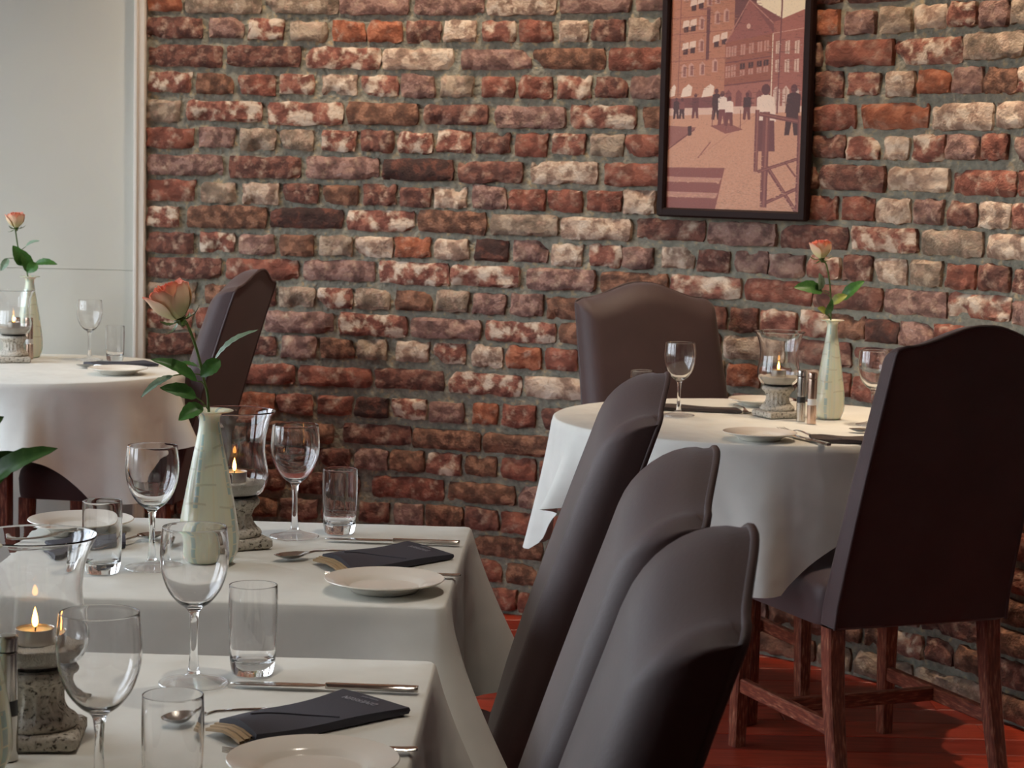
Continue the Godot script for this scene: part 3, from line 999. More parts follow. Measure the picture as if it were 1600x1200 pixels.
func make_chair(label: String) -> Node3D:
	var o := thing("dining_chair", label, "chair", Vector3.ZERO, 0.0, "upholstered dining chairs")
	# backrest
	var b := MB.new()
	var rows := [back_ring(0.0, 0.012, 0.0), back_ring(0.012, 0.0, 0.0)]
	for k in range(1, 18):
		rows.append(back_ring(0.012 + 0.988 * k / 17.0, 0.0, 0.0))
	for k in range(1, 9):
		rows.append(back_ring(1.0, 0.0, 90.0 * k / 8.0))
	b.grid(rows, true)
	var last: PackedVector3Array = rows[rows.size() - 1]
	var half_n := last.size() / 2
	var fr := PackedVector3Array()
	var bk := PackedVector3Array()
	var start := 7
	for k in half_n + 1:
		bk.append(last[(start + k) % last.size()])
		fr.append(last[posmod(start - k, last.size())])
	b.grid([bk, fr])
	b.fan(Array(rows[0]), true)
	part("backrest", b.mesh(50.0), M.chair_cloth, o)
	# piping round the back panel
	var path := []
	for k in 13:
		path.append(rear_edge(-1.0, lerpf(0.006, 0.985, k / 12.0)))
	for k in 23:
		path.append(rear_edge(lerpf(-0.985, 0.985, k / 22.0), 0.998))
	for k in 13:
		path.append(rear_edge(1.0, lerpf(0.985, 0.006, k / 12.0)))
	var pb := MB.new()
	pb.tube(path, [0.0042], 8)
	part("piping", pb.mesh(60.0), M.chair_piping, o)
	# seat: upholstered box with a domed, puckered top
	var sb := MB.new()
	var srows := []
	var hx := 0.228
	for q in [[0.372, 0.012, 0.0], [0.374, 0.003, 0.0], [0.39, 0.0, 0.0], [0.43, -0.002, 0.0], [0.452, 0.002, 0.0], [0.466, 0.010, 0.0], [0.475, 0.025, 0.0], [0.483, 0.06, 0.0], [0.489, 0.12, 0.0], [0.491, 0.18, 0.0]]:
		var ring := PackedVector3Array()
		for i in 48:
			var a := TAU * i / 48.0 + PI / 48.0
			var ca := cos(a)
			var sa := sin(a)
			var e := 0.16
			var x: float = signf(ca) * pow(absf(ca), e) * (hx - q[1])
			var z: float = -signf(sa) * pow(absf(sa), e) * (0.215 - q[1]) - 0.02
			ring.append(Vector3(x, q[0], z))
		srows.append(ring)
	sb.grid(srows, true)
	sb.fan(Array(srows[0]), true)
	sb.fan(Array(srows[srows.size() - 1]))
	part("seat", sb.mesh(50.0), M.chair_cloth, o)
	# legs: square, tapered, the rear pair raked back
	for s in [-1.0, 1.0]:
		var front := MB.new()
		front.grid(leg_rows(Vector3(s * 0.198, 0.374, -0.208), Vector3(s * 0.203, 0.0, -0.215), 0.021, 0.016, 0.0), true)
		front.fan(Array(leg_rows(Vector3(s * 0.198, 0.374, -0.208), Vector3(s * 0.203, 0.0, -0.215), 0.021, 0.016, 0.0)[0]), true)
		part("leg", front.mesh(30.0), M.leg_wood, o)
		var rear := MB.new()
		rear.grid(leg_rows(Vector3(s * 0.200, 0.374, 0.20), Vector3(s * 0.206, 0.0, 0.268), 0.021, 0.017, 0.02), true)
		part("leg", rear.mesh(30.0), M.leg_wood, o)
		var rail := MB.new()
		rail.box(Vector3(s * 0.201, 0.15, 0.012), Vector3(0.010, 0.017, 0.232), 0.003)
		part("stretcher", rail.mesh(20.0), M.rail_along, o)
	var cross := MB.new()
	cross.box(Vector3(0, 0.15, 0.0), Vector3(0.192, 0.016, 0.010), 0.003)
	part("stretcher", cross.mesh(20.0), M.rail_across, o)
	return o

func leg_rows(top: Vector3, foot: Vector3, ht: float, hf: float, bow: float) -> Array:
	var rows := []
	for k in 7:
		var s := k / 6.0
		var c := foot.lerp(top, s) - Vector3(0, 0, bow * sin(PI * s) * 0.6)
		var h := lerpf(hf, ht, s)
		var e := 0.004
		var ring := PackedVector3Array()
		for q in [[-h + e, h], [h - e, h], [h, h - e], [h, -h + e], [h - e, -h], [-h + e, -h], [-h, -h + e], [-h, h - e]]:
			ring.append(c + Vector3(q[0], 0, q[1]))
		rows.append(ring)
	return rows

func place_chair(at: Vector3, facing: Vector2, label: String) -> void:
	var turn := atan2(-facing.x, -facing.y)
	if chair0 == null:
		chair0 = make_chair(label)
		chair0.position = at
		chair0.rotation.y = turn
	else:
		copy_of(chair0, label, at, turn)

# ---------------------------------------------------------------- tables and cloths
const TOP := 0.757

func pedestal_of(o: Node3D, at: Vector3, h: float) -> void:
	var l := MB.new()
	l.box(at + Vector3(0, h * 0.5, 0), Vector3(0.026, h * 0.5, 0.026), 0.003)
	part("column", l.mesh(20.0), M.leg_wood, o)

func rect_table(c: Vector3, w: float, d: float, turn: float, label: String, cloth_label: String, drop: float) -> void:
	var o := thing("dining_table", label, "table", c, turn, "tables")
	var b := MB.new()
	b.box(Vector3(0, 0.738, 0), Vector3(w * 0.5 - 0.012, 0.016, d * 0.5 - 0.012), 0.004)
	part("tabletop", b.mesh(), M.leg_wood, o)
	pedestal_of(o, Vector3(-0.10, 0, 0), 0.722)
	single("tablecloth", rect_cloth(w, d, drop, int(c.z * 100)), M.linen, cloth_label, "tablecloth", c, turn, "white tablecloths")

func rect_cloth(w: float, d: float, drop: float, sd: int) -> ArrayMesh:
	var n := FastNoiseLite.new()
	n.seed = sd
	n.frequency = 3.0
	var per := []   # [point, normal, distance along the side to the nearest corner]
	var rc := 0.012
	var hw := w * 0.5 - rc
	var hd := d * 0.5 - rc
	var corners := [Vector2(hw, hd), Vector2(hw, -hd), Vector2(-hw, -hd), Vector2(-hw, hd)]
	for k in 4:
		var a0 := PI * 0.5 - PI * 0.5 * k
		var c: Vector2 = corners[k]
		for j in 9:
			var a := a0 - PI * 0.5 * j / 8.0
			var nn := Vector2(cos(a), sin(a))
			per.append([c + nn * rc, nn, 0.0])
		var c2: Vector2 = corners[(k + 1) % 4]
		var a1 := a0 - PI * 0.5
		var nn2 := Vector2(cos(a1), sin(a1))
		var side := c.distance_to(c2)
		for j in range(1, 30):
			var s := j / 30.0
			per.append([c.lerp(c2, s) + nn2 * rc, nn2, minf(s, 1.0 - s) * side])
	var rows := []
	var lines := 26
	for j in range(lines, -1, -1):
		var s := float(j) / lines
		var row := PackedVector3Array()
		for k in per.size():
			var q: Array = per[k]
			var p: Vector2 = q[0]
			var nn: Vector2 = q[1]
			var fold := exp(-pow(q[2] / 0.085, 2.0))
			var dip := exp(-pow((q[2] - 0.16) / 0.07, 2.0))
			var len := drop + 0.010 * fold
			var y := TOP - 0.006 - s * len
			var out := 0.004 + s * 0.012 + fold * (0.10 * pow(s, 1.25)) - dip * 0.018 * s
			out += n.get_noise_2d(p.x * 1.4 + 7.0, p.y * 1.4) * 0.018 * s
			if j == 0:
				y = TOP - 0.0035
				out = 0.0025
			row.append(Vector3(p.x + nn.x * out, y, p.y + nn.y * out))
		rows.append(row)
	for j in range(0, 13):
		var s := 1.0 - j / 13.0
		var row := PackedVector3Array()
		for k in per.size():
			var p: Vector2 = per[k][0]
			p *= (s - 0.004)
			# pressed creases and a little slack
			var y := TOP + 0.0006 * n.get_noise_2d(p.x * 5.0, p.y * 5.0)
			y += 0.0016 * exp(-pow((p.y - 0.07) / 0.007, 2.0)) + 0.0014 * exp(-pow((p.x + 0.1) / 0.007, 2.0)) - 0.002 * exp(-pow((p.y + 0.21) / 0.008, 2.0))
			row.append(Vector3(p.x, y, p.y))
		rows.append(row)
	var b := MB.new()
	b.grid(rows, true)
	b.fan(Array(rows[rows.size() - 1]))
	return b.mesh(70.0)

func round_table(c: Vector3, rad: float, turn: float, side: float, label: String, cloth_label: String, sd: int, caps: Array, stand := Vector3.ZERO) -> void:
	var o := thing("round_table", label, "table", c, turn, "tables")
	var b := MB.new()
	b.lathe([Vector2(0, 0.722), Vector2(rad - 0.016, 0.722), Vector2(rad - 0.012, 0.726), Vector2(rad - 0.012, 0.75), Vector2(rad - 0.016, 0.754), Vector2(0, 0.754)], 64)
	part("tabletop", b.mesh(), M.leg_wood, o)
	pedestal_of(o, stand, 0.722)
	single("tablecloth", round_cloth(rad, side, sd, caps), M.linen, cloth_label, "tablecloth", c, turn, "white tablecloths")

func round_cloth(rad: float, side: float, sd: int, caps: Array) -> ArrayMesh:
	# square cloth over a round top: four hanging corners with soft pleats between them
	var n := FastNoiseLite.new()
	n.seed = sd
	n.frequency = 1.0
	var rows := []
	var m := 192
	var lines := 28
	for j in range(lines, -1, -1):
		var s := float(j) / lines
		var row := PackedVector3Array()
		for i in m:
			var a := -TAU * i / m
			var reach := (side * 0.5) / maxf(absf(cos(a)), absf(sin(a)))
			reach = minf(reach, rad + float(caps[int(posmod(int(rad_to_deg(a) * 10.0), 3600) / 900) % 4]))
			var len := reach - rad
			var corner := pow(absf(sin(2.0 * a)), 3.0)
			var wave := sin(a * 12.0 + 2.0 * n.get_noise_2d(cos(a) * 1.2, sin(a) * 1.2) + sd) * 0.5 + 0.5
			var out := 0.006 + pow(s, 1.2) * (0.006 + 0.012 * corner + (0.085 - 0.04 * corner) * wave * wave * wave * minf(1.0, len / 0.2))
			out = minf(out, 0.006 + s * len * 0.6)
			var y := TOP - 0.006 - s * len * 0.97
			if j == 0:
				y = TOP - 0.003
				out = 0.003
			row.append(Vector3(cos(a) * (rad + out), y, sin(a) * (rad + out)))
		rows.append(row)
	for j in range(0, 12):
		var s := 1.0 - j / 12.0 - 0.004
		var row := PackedVector3Array()
		for i in m:
			var a := -TAU * i / m
			row.append(Vector3(cos(a) * rad * s, TOP + 0.0007 * n.get_noise_2d(cos(a) * rad * s * 12.0, sin(a) * rad * s * 12.0), sin(a) * rad * s))
		rows.append(row)
	var b := MB.new()
	b.grid(rows, true)
	b.fan(Array(rows[rows.size() - 1]))
	return b.mesh(70.0)

# ---------------------------------------------------------------- glasses, plates, candle holders, vases
func wine_mesh() -> ArrayMesh:
	# bowl and stem
	var outer := [Vector2(0.0070, 0.0125)]
	outer.append_array(smooth_line([Vector2(0.0062, 0.017), Vector2(0.0046, 0.035), Vector2(0.0043, 0.058), Vector2(0.0052, 0.078), Vector2(0.0085, 0.0865), Vector2(0.0185, 0.094), Vector2(0.0295, 0.108), Vector2(0.0365, 0.127), Vector2(0.0387, 0.145), Vector2(0.0380, 0.162), Vector2(0.0362, 0.1795)], 4))
	var inner := smooth_line([Vector2(0.0348, 0.1795), Vector2(0.0367, 0.162), Vector2(0.0375, 0.145), Vector2(0.0353, 0.1275), Vector2(0.0282, 0.1095), Vector2(0.0172, 0.0965), Vector2(0.007, 0.0915), Vector2(0.001, 0.0905)], 4)
	var b := MB.new()
	b.lathe(shell(outer, inner), 56)
	return b.mesh(60.0)

func foot_mesh() -> ArrayMesh:
	var line := [Vector2(0.0, 0.0), Vector2(0.0375, 0.0), Vector2(0.0382, 0.0010), Vector2(0.0380, 0.0022)]
	line.append_array(smooth_line([Vector2(0.0375, 0.0026), Vector2(0.026, 0.0052), Vector2(0.0125, 0.0092), Vector2(0.0076, 0.0125)], 5))
	line.append(Vector2(0.0, 0.0125))
	var b := MB.new()
	b.lathe(line, 56)
	return b.mesh(40.0)

func tumbler_mesh() -> ArrayMesh:
	var outer := [Vector2(0.0215, 0.0), Vector2(0.0232, 0.0014)]
	outer.append_array(smooth_line([Vector2(0.0242, 0.004), Vector2(0.0262, 0.016), Vector2(0.0278, 0.045), Vector2(0.0284, 0.078), Vector2(0.0280, 0.104)], 5))
	var inner := smooth_line([Vector2(0.0266, 0.104), Vector2(0.0269, 0.078), Vector2(0.0263, 0.045), Vector2(0.0248, 0.024), Vector2(0.0215, 0.0165), Vector2(0.012, 0.0145), Vector2(0.001, 0.014)], 5)
	var b := MB.new()
	b.lathe(shell(outer, inner), 56)
	return b.mesh(50.0)

func plate_mesh() -> ArrayMesh:
	var b := MB.new()
	b.lathe([Vector2(0, 0.0025), Vector2(0.042, 0.0025), Vector2(0.043, 0.0), Vector2(0.0465, 0.0), Vector2(0.050, 0.004), Vector2(0.060, 0.0095), Vector2(0.074, 0.0135), Vector2(0.0825, 0.0158), Vector2(0.0840, 0.0170), Vector2(0.0832, 0.0182), Vector2(0.074, 0.0160), Vector2(0.060, 0.0125), Vector2(0.054, 0.0098), Vector2(0.050, 0.0066), Vector2(0.047, 0.0058), Vector2(0, 0.0055)], 72)
	return b.mesh(50.0)

func vase_mesh() -> ArrayMesh:
	var b := MB.new()
	b.use_uv = true
	var line := [Vector2(0.0, 0.0005), Vector2(0.024, 0.0), Vector2(0.031, 0.001)]
	line.append_array(smooth_line([Vector2(0.035, 0.005), Vector2(0.0415, 0.020), Vector2(0.0428, 0.036), Vector2(0.0405, 0.062), Vector2(0.034, 0.100), Vector2(0.0255, 0.145), Vector2(0.0180, 0.182), Vector2(0.0148, 0.202), Vector2(0.0152, 0.213), Vector2(0.0215, 0.2185), Vector2(0.0320, 0.2200), Vector2(0.0335, 0.2212)], 4))
	line.append_array([Vector2(0.0320, 0.2222), Vector2(0.021, 0.2208), Vector2(0.0135, 0.2145), Vector2(0.0120, 0.202), Vector2(0.0150, 0.182), Vector2(0.0225, 0.145), Vector2(0.03, 0.100), Vector2(0.036, 0.05), Vector2(0.03, 0.012), Vector2(0.0, 0.008)])
	# the band is laid out by height so that the strips keep their length
	var n := 56
	var base := b.v.size()
	for q in line:
		for i in n + 1:
			var a := TAU * i / n
			b.add(Vector3(cos(a) * q.x, q.y, -sin(a) * q.x), Vector2(float(i) / n, 1.0 - q.y / 0.223))
	for j in line.size() - 1:
		for i in n:
			b.quad(base + j * (n + 1) + i, base + j * (n + 1) + i + 1, base + (j + 1) * (n + 1) + i + 1, base + (j + 1) * (n + 1) + i)
	return b.mesh(55.0)

func pedestal_mesh() -> ArrayMesh:
	var b := MB.new()
	b.box(Vector3(0, 0.0085, 0), Vector3(0.047, 0.0085, 0.047), 0.004)
	var n := FastNoiseLite.new()
	n.seed = 4
	n.frequency = 30.0
	var rows := []
	var line := smooth_line([Vector2(0.040, 0.0165), Vector2(0.0435, 0.0215), Vector2(0.041, 0.027), Vector2(0.036, 0.031), Vector2(0.030, 0.040), Vector2(0.0285, 0.050), Vector2(0.032, 0.060), Vector2(0.0385, 0.067), Vector2(0.040, 0.072), Vector2(0.037, 0.0765)], 4)
	for q in line:
		var ring := PackedVector3Array()
		for i in 96:
			var a := TAU * i / 96
			var flute := smoothstep(0.028, 0.036, q.y) * (1.0 - smoothstep(0.060, 0.068, q.y))
			var rr: float = q.x - flute * 0.0026 * (0.5 + 0.5 * cos(a * 16.0)) + n.get_noise_3d(cos(a) * 0.05, q.y, sin(a) * 0.05) * 0.0016
			ring.append(Vector3(cos(a) * rr, q.y, -sin(a) * rr))
		rows.append(ring)
	b.grid(rows, true)
	b.fan(Array(rows[0]), true)
	b.fan(Array(rows[rows.size() - 1]))
	return b.mesh(50.0)

func shade_mesh() -> ArrayMesh:
	var outer := [Vector2(0.030, 0.0775)]
	outer.append_array(smooth_line([Vector2(0.034, 0.0785), Vector2(0.0455, 0.0875), Vector2(0.0515, 0.103), Vector2(0.0520, 0.118), Vector2(0.0485, 0.140), Vector2(0.0472, 0.160), Vector2(0.0510, 0.186), Vector2(0.0575, 0.203), Vector2(0.0625, 0.2105)], 5))
	var inner := smooth_line([Vector2(0.0608, 0.2115), Vector2(0.0555, 0.2035), Vector2(0.0490, 0.186), Vector2(0.0452, 0.160), Vector2(0.0465, 0.140), Vector2(0.0500, 0.118), Vector2(0.0495, 0.104), Vector2(0.0437, 0.0895), Vector2(0.032, 0.0815), Vector2(0.001, 0.0805)], 5)
	var b := MB.new()
	b.lathe(shell(outer, inner), 64)
	return b.mesh(60.0)

func sand_mesh() -> ArrayMesh:
	var n := FastNoiseLite.new()
	n.seed = 8
	n.frequency = 40.0
	var b := MB.new()
	var rows := []
	for q in [Vector2(0.0, 0.0812), Vector2(0.030, 0.0817), Vector2(0.042, 0.0895), Vector2(0.0472, 0.099)]:
		var ring := PackedVector3Array()
		for i in 40:
			var a := TAU * i / 40
			ring.append(Vector3(cos(a) * q.x, q.y, -sin(a) * q.x))
		rows.append(ring)
	for k in 9:
		var r := 0.0468 * (1.0 - k / 8.0)
		var ring := PackedVector3Array()
		for i in 40:
			var a := TAU * i / 40
			var h := 0.1005 + n.get_noise_2d(cos(a) * r, sin(a) * r) * 0.005
			if r < 0.024:
				h = minf(h, 0.1002)
			ring.append(Vector3(cos(a) * r, h, -sin(a) * r))
		rows.append(ring)
	b.grid(rows, true)
	return b.mesh(60.0)

var holder0: Node3D
var sand0: Node3D
var candle0: Node3D

func candle_holder(at: Vector3, turn: float, where: String, lit := true) -> void:
	var l1 := "stone pedestal candle holder with clear flared glass shade " + where
	var l2 := "white sand filling the glass candle holder " + where
	var l3 := "lit tealight candle in the glass holder " + where
	if holder0 == null:
		holder0 = thing("candle_holder", l1, "candle holder", at, turn, "glass candle holders on stone feet")
		part("pedestal", pedestal_mesh(), M.stone, holder0)
		part("glass_shade", shade_mesh(), M.glass, holder0)
		sand0 = single("white_sand", sand_mesh(), M.sand, l2, "sand", at)
		sand0.set_meta("kind", "stuff")
		candle0 = thing("tealight_candle", l3, "candle", at + Vector3(0, 0.1005, 0), 0.0, "lit tealights")
		var cup := MB.new()
		cup.lathe([Vector2(0, 0), Vector2(0.0185, 0), Vector2(0.019, 0.0008), Vector2(0.019, 0.0155), Vector2(0.0196, 0.016), Vector2(0.0190, 0.0163), Vector2(0.0184, 0.0155), Vector2(0.0184, 0.002), Vector2(0, 0.002)], 28)
		part("cup", cup.mesh(), M.tin, candle0)
		var wax := MB.new()
		wax.lathe([Vector2(0, 0.0022), Vector2(0.0182, 0.0022), Vector2(0.0182, 0.0135), Vector2(0.016, 0.0128), Vector2(0, 0.0125)], 24)
		part("wax", wax.mesh(), M.wax, candle0)
		var wick := MB.new()
		wick.tube([Vector3(0, 0.012, 0), Vector3(0.0004, 0.016, 0), Vector3(0.001, 0.0195, 0)], [0.0007], 6)
		part("wick", wick.mesh(), M.wick, candle0)
		var fl := MB.new()
		fl.lathe([Vector2(0, 0.0165), Vector2(0.0022, 0.0185), Vector2(0.0032, 0.0220), Vector2(0.0028, 0.027), Vector2(0.0014, 0.033), Vector2(0.0, 0.038)], 14)
		part("flame", fl.mesh(70.0), M.flame, candle0)
	else:
		copy_of(holder0, l1, at, turn)
		copy_of(sand0, l2, at)
		copy_of(candle0, l3, at + Vector3(0, 0.1005, 0))

func shaker(at: Vector3, m: Material, label: String) -> void:
	var o := thing("spice_shaker", label, "shaker", at, 0.0, "slim salt and pepper shakers")
	var b := MB.new()
	b.lathe([Vector2(0, 0), Vector2(0.0105, 0), Vector2(0.0112, 0.0008), Vector2(0.0112, 0.045), Vector2(0.0108, 0.0455)], 28)
	b.lathe([Vector2(0.0108, 0.0605), Vector2(0.0112, 0.061), Vector2(0.0112, 0.106), Vector2(0.0100, 0.108)], 28)
	part("body", b.mesh(35.0), m, o)
	var g := MB.new()
	g.lathe([Vector2(0.0, 0.045), Vector2(0.0107, 0.0452), Vector2(0.0107, 0.0608), Vector2(0.0, 0.061)], 28)
	part("band", g.mesh(35.0), M.black_plastic if m == M.steel else M.fixture, o)
	var c := MB.new()
	c.lathe([Vector2(0.0, 0.107), Vector2(0.0092, 0.108), Vector2(0.0112, 0.1095), Vector2(0.0112, 0.122), Vector2(0.0095, 0.1245), Vector2(0, 0.125)], 28)
	part("cap", c.mesh(35.0), m, o)

# ---------------------------------------------------------------- cutlery: head at x = 0, handle end at +x
func blade_strip(rows_in: Array, thick: float) -> MB:
	# rows: [x, half width, height, dish]
	var top := []
	var low := []
	for q in rows_in:
		var a := PackedVector3Array()
		var c := PackedVector3Array()
		for k in 9:
			var s := k / 8.0 * 2.0 - 1.0
			var edge := sqrt(maxf(0.0, 1.0 - pow(absf(s), 6.0)))
			var y: float = q[2] - q[3] * (1.0 - s * s)
			a.append(Vector3(q[0], y + thick * 0.5 * edge, -s * q[1]))
			c.append(Vector3(q[0], y - thick * 0.5 * edge, -s * q[1]))
		top.append(a)
		low.append(c)
	var b := MB.new()
	var loop := []
	for j in top.size():
		var ring := PackedVector3Array()
		for k in 9:
			ring.append(top[j][k])
		for k in range(8, -1, -1):
			ring.append(low[j][k])
		loop.append(ring)
	b.grid(loop, true)
	b.fan(Array(loop[0]), true)
	b.fan(Array(loop[loop.size() - 1]))
	return b

func make_knife() -> Array:
	var bl := blade_strip([[0.0, 0.0012, 0.004, 0.0], [0.006, 0.0055, 0.004, 0.0], [0.02, 0.0085, 0.0042, 0.0], [0.06, 0.0092, 0.0046, 0.0], [0.096, 0.0088, 0.005, 0.0], [0.104, 0.006, 0.005, 0.0], [0.111, 0.0046, 0.005, 0.0]], 0.0016)
	var ha := blade_strip([[0.108, 0.0046, 0.0052, 0.0], [0.112, 0.0062, 0.0052, 0.0], [0.15, 0.0066, 0.0052, 0.0], [0.195, 0.0082, 0.0052, 0.0], [0.209, 0.0080, 0.0052, 0.0], [0.213, 0.0058, 0.0052, 0.0]], 0.0062)
	return [["blade", bl.mesh(40.0)], ["handle", ha.mesh(50.0)]]

func handle_rows(x0: float, L: float) -> Array:
	return [[x0, 0.0028, 0.008, 0.0], [x0 + 0.014, 0.0024, 0.0105, 0.0], [x0 + L * 0.35, 0.003, 0.0095, 0.0], [x0 + L * 0.65, 0.0058, 0.0062, 0.0], [x0 + L * 0.9, 0.0082, 0.0046, 0.0], [x0 + L * 0.98, 0.007, 0.005, 0.0], [x0 + L, 0.004, 0.0052, 0.0]]

func make_spoon() -> Array:
	var bw := []
	for k in 12:
		var s := k / 11.0
		bw.append([0.054 * s, maxf(0.0012, 0.0175 * pow(sin(PI * clampf(0.04 + s * 0.90, 0, 1)), 0.62)), 0.0088 + 0.001 * s, 0.0072 * sin(PI * s)])
	return [["bowl", blade_strip(bw, 0.0014).mesh(60.0)], ["handle", blade_strip(handle_rows(0.050, 0.125), 0.0028).mesh(50.0)]]

func make_fork() -> Array:
	var out := [["handle", blade_strip([[0.042, 0.0105, 0.0032, 0.0006], [0.052, 0.0105, 0.0028, 0.001], [0.062, 0.0075, 0.004, 0.0008], [0.069, 0.0035, 0.0068, 0.0]] + handle_rows(0.072, 0.123), 0.0026).mesh(50.0)]]
	for k in 4:
		var z := -0.0087 + k * 0.0058
		var b := MB.new()
		b.tube([Vector3(0.0, 0.0075, z), Vector3(0.014, 0.005, z), Vector3(0.03, 0.0034, z), Vector3(0.044, 0.0030, z)], [0.0005, 0.0011, 0.0014, 0.0016], 8)
		out.append(["tine", b.mesh(60.0)])
	return out

var cut := {}

func cutlery(kind: String, a: Vector2, b: Vector2, label: String, lift := 0.0) -> void:
	# a: head end, b: towards the handle end, on the table plane
	if not cut.has(kind):
		cut[kind] = make_knife() if kind == "table_knife" else make_spoon() if kind == "spoon" else make_fork()
	var d := b - a
	var o := thing(kind, label, kind.replace("table_", ""), Vector3(a.x, TOP + 0.0012 + lift, a.y), atan2(-d.y, d.x), "table cutlery")
	for q in cut[kind]:
		part(q[0], q[1], M.steel, o)

# folded napkin pouch from four corners on the table, thick at the left end
func napkin(pts: Array, m: Material, label: String, lettering: bool, bulge := 0.012) -> void:
	var c := Vector2.ZERO
	for p in pts:
		c += p / 4.0
	var o := thing("folded_napkin", label, "napkin", Vector3(c.x, TOP + 0.002, c.y), 0.0, "dark folded napkins")
	var layers := 3
	var n := 14
	var at := func(u: float, v: float) -> Vector2:
		return (pts[0].lerp(pts[1], u)).lerp(pts[3].lerp(pts[2], u), v) - c
	var height := func(u: float, v: float) -> float:
		return 0.0075 + bulge * pow(1.0 - u, 2.0) * sin(PI * (0.15 + 0.7 * v)) + 0.0012 * sin(u * 7.0 + v * 3.0)
	var b := MB.new()
	var rows := []
	for j in 9:
		var row := PackedVector3Array()
		for i in n + 1:
			var u := float(i) / n
			var v := j / 8.0
			var p: Vector2 = at.call(u, v)
			row.append(Vector3(p.x, height.call(u, v), p.y))
		rows.append(row)
	# top, then a rounded skirt down to the cloth
	var loop := []
	for i in n + 1:
		loop.append(rows[8][i])
	for j in range(7, -1, -1):
		loop.append(rows[j][n])
	for i in range(n - 1, -1, -1):
		loop.append(rows[0][i])
	for j in range(1, 8):
		loop.append(rows[j][0])
	var flipped := []
	for j in range(8, -1, -1):
		flipped.append(rows[j])
	b.grid(flipped)
	var low := PackedVector3Array()
	var mid := PackedVector3Array()
	var hi := PackedVector3Array()
	for p in loop:
		hi.append(p)
		mid.append(Vector3(p.x * 1.012, p.y * 0.55, p.z * 1.012))
		low.append(Vector3(p.x * 0.995, 0.0, p.z * 0.995))
	b.grid([low, mid, hi], true)
	part("pouch", b.mesh(60.0), m, o)
	# the flap's stitched edge
	var fl := MB.new()
	var line := []
	for k in 11:
		var s := k / 10.0
		var u := 0.16 + 0.40 * s
		var v := 0.25 + 0.66 * s * s
		var p: Vector2 = at.call(u, v)
		line.append(Vector3(p.x, height.call(u, v) + 0.0004, p.y))
	fl.tube(line, [0.0011], 6)
	part("flap_edge", fl.mesh(60.0), m, o)
	if lettering:
		# stacked pale layers of the lining at the open end
		for k in 3:
			var lb := MB.new()
			var lr := []
			for e in 2:
				var row := PackedVector3Array()
				for j in 5:
					var v := -0.08 + j / 4.0 * 1.0
					var p: Vector2 = at.call(0.012 - 0.034 * k - 0.031 * (1 - e), v)
					row.append(Vector3(p.x, 0.0085 + 0.006 * sin(PI * clampf(v, 0.0, 1.0)) - 0.0014 * k, p.y))
				lr.append(row)
			lb.grid(lr)
			var lr2 := []
			for e in [1, 0]:
				var row := PackedVector3Array()
				for q in lr[e]:
					row.append(q - Vector3(0, 0.003, 0))
				lr2.append(row)
			lb.grid(lr2)
			lb.grid([lr2[1], lr[0]])
			lb.grid([lr[1], lr2[0]])
			part("lining", lb.mesh(30.0), M.napkin_lining, o)
		# printed lettering, read from the seat on that side
		var e1: Vector2 = at.call(1.0, 0.0)
		var e2: Vector2 = at.call(1.0, 1.0)
		var dir := (e1 - e2).normalized()
		for q in [["DIVERREN", 0.0085, 0.87, 0.52], ["restaurant", 0.0042, 0.945, 0.52]]:
			var tm := TextMesh.new()
			var sf := SystemFont.new()
			sf.font_names = PackedStringArray(["Droid Sans"])
			tm.font = sf
			tm.text = q[0]
			tm.font_size = 32
			tm.pixel_size = q[1] / 24.0
			tm.depth = 0.0003
			var p: Vector2 = at.call(q[2], q[3])
			var t := part("lettering", tm, M.print_grey, o)
			var x := Vector3(dir.x, 0, dir.y)
			var inward: Vector2 = (at.call(1.0, 0.5) - at.call(0.8, 0.5)).normalized()
			var up := Vector3(-inward.x, 0, -inward.y)
			# text lies flat; its foot points to the seat
			up = (up - x * up.dot(x)).normalized()
			var nrm := x.cross(up)
			t.transform = Transform3D(Basis(x, up, nrm), Vector3(p.x, height.call(q[2], q[3]) + 0.0008, p.y))

# ---------------------------------------------------------------- roses
func leaf_mesh(a: Vector3, b: Vector3, width: float, up: Vector3, fold := 0.35, droop := 0.12) -> ArrayMesh:
	var d := b - a
	var L := d.length()
	var x := d / L
	var side := up.cross(x).normalized()
	var nrm := x.cross(side).normalized()
	var rows := []
	var n := 14
	for i in n + 1:
		var s := float(i) / n
		var w := width * 0.5 * pow(sin(PI * pow(s, 0.8)), 0.75) + 0.0003
		w *= 1.0 + 0.05 * sin(s * 60.0)
		var c := a + x * (L * s) + nrm * (L * droop * sin(PI * s))
		var row := PackedVector3Array()
		for k in 7:
			var t := k / 6.0 * 2.0 - 1.0
			row.append(c + side * (t * w) + nrm * (absf(t) * w * fold + 0.0006 * sin(s * 40.0) * absf(t)))
		rows.append(row)
	var back := []
	for row in rows:
		var r2 := PackedVector3Array()
		for p in row:
			r2.append(p - nrm * 0.0004)
		back.append(r2)
	var m := MB.new()
	m.grid(rows)
	var rev := []
	for j in range(back.size() - 1, -1, -1):
		rev.append(back[j])
	m.grid(rev)
	return m.mesh(60.0)

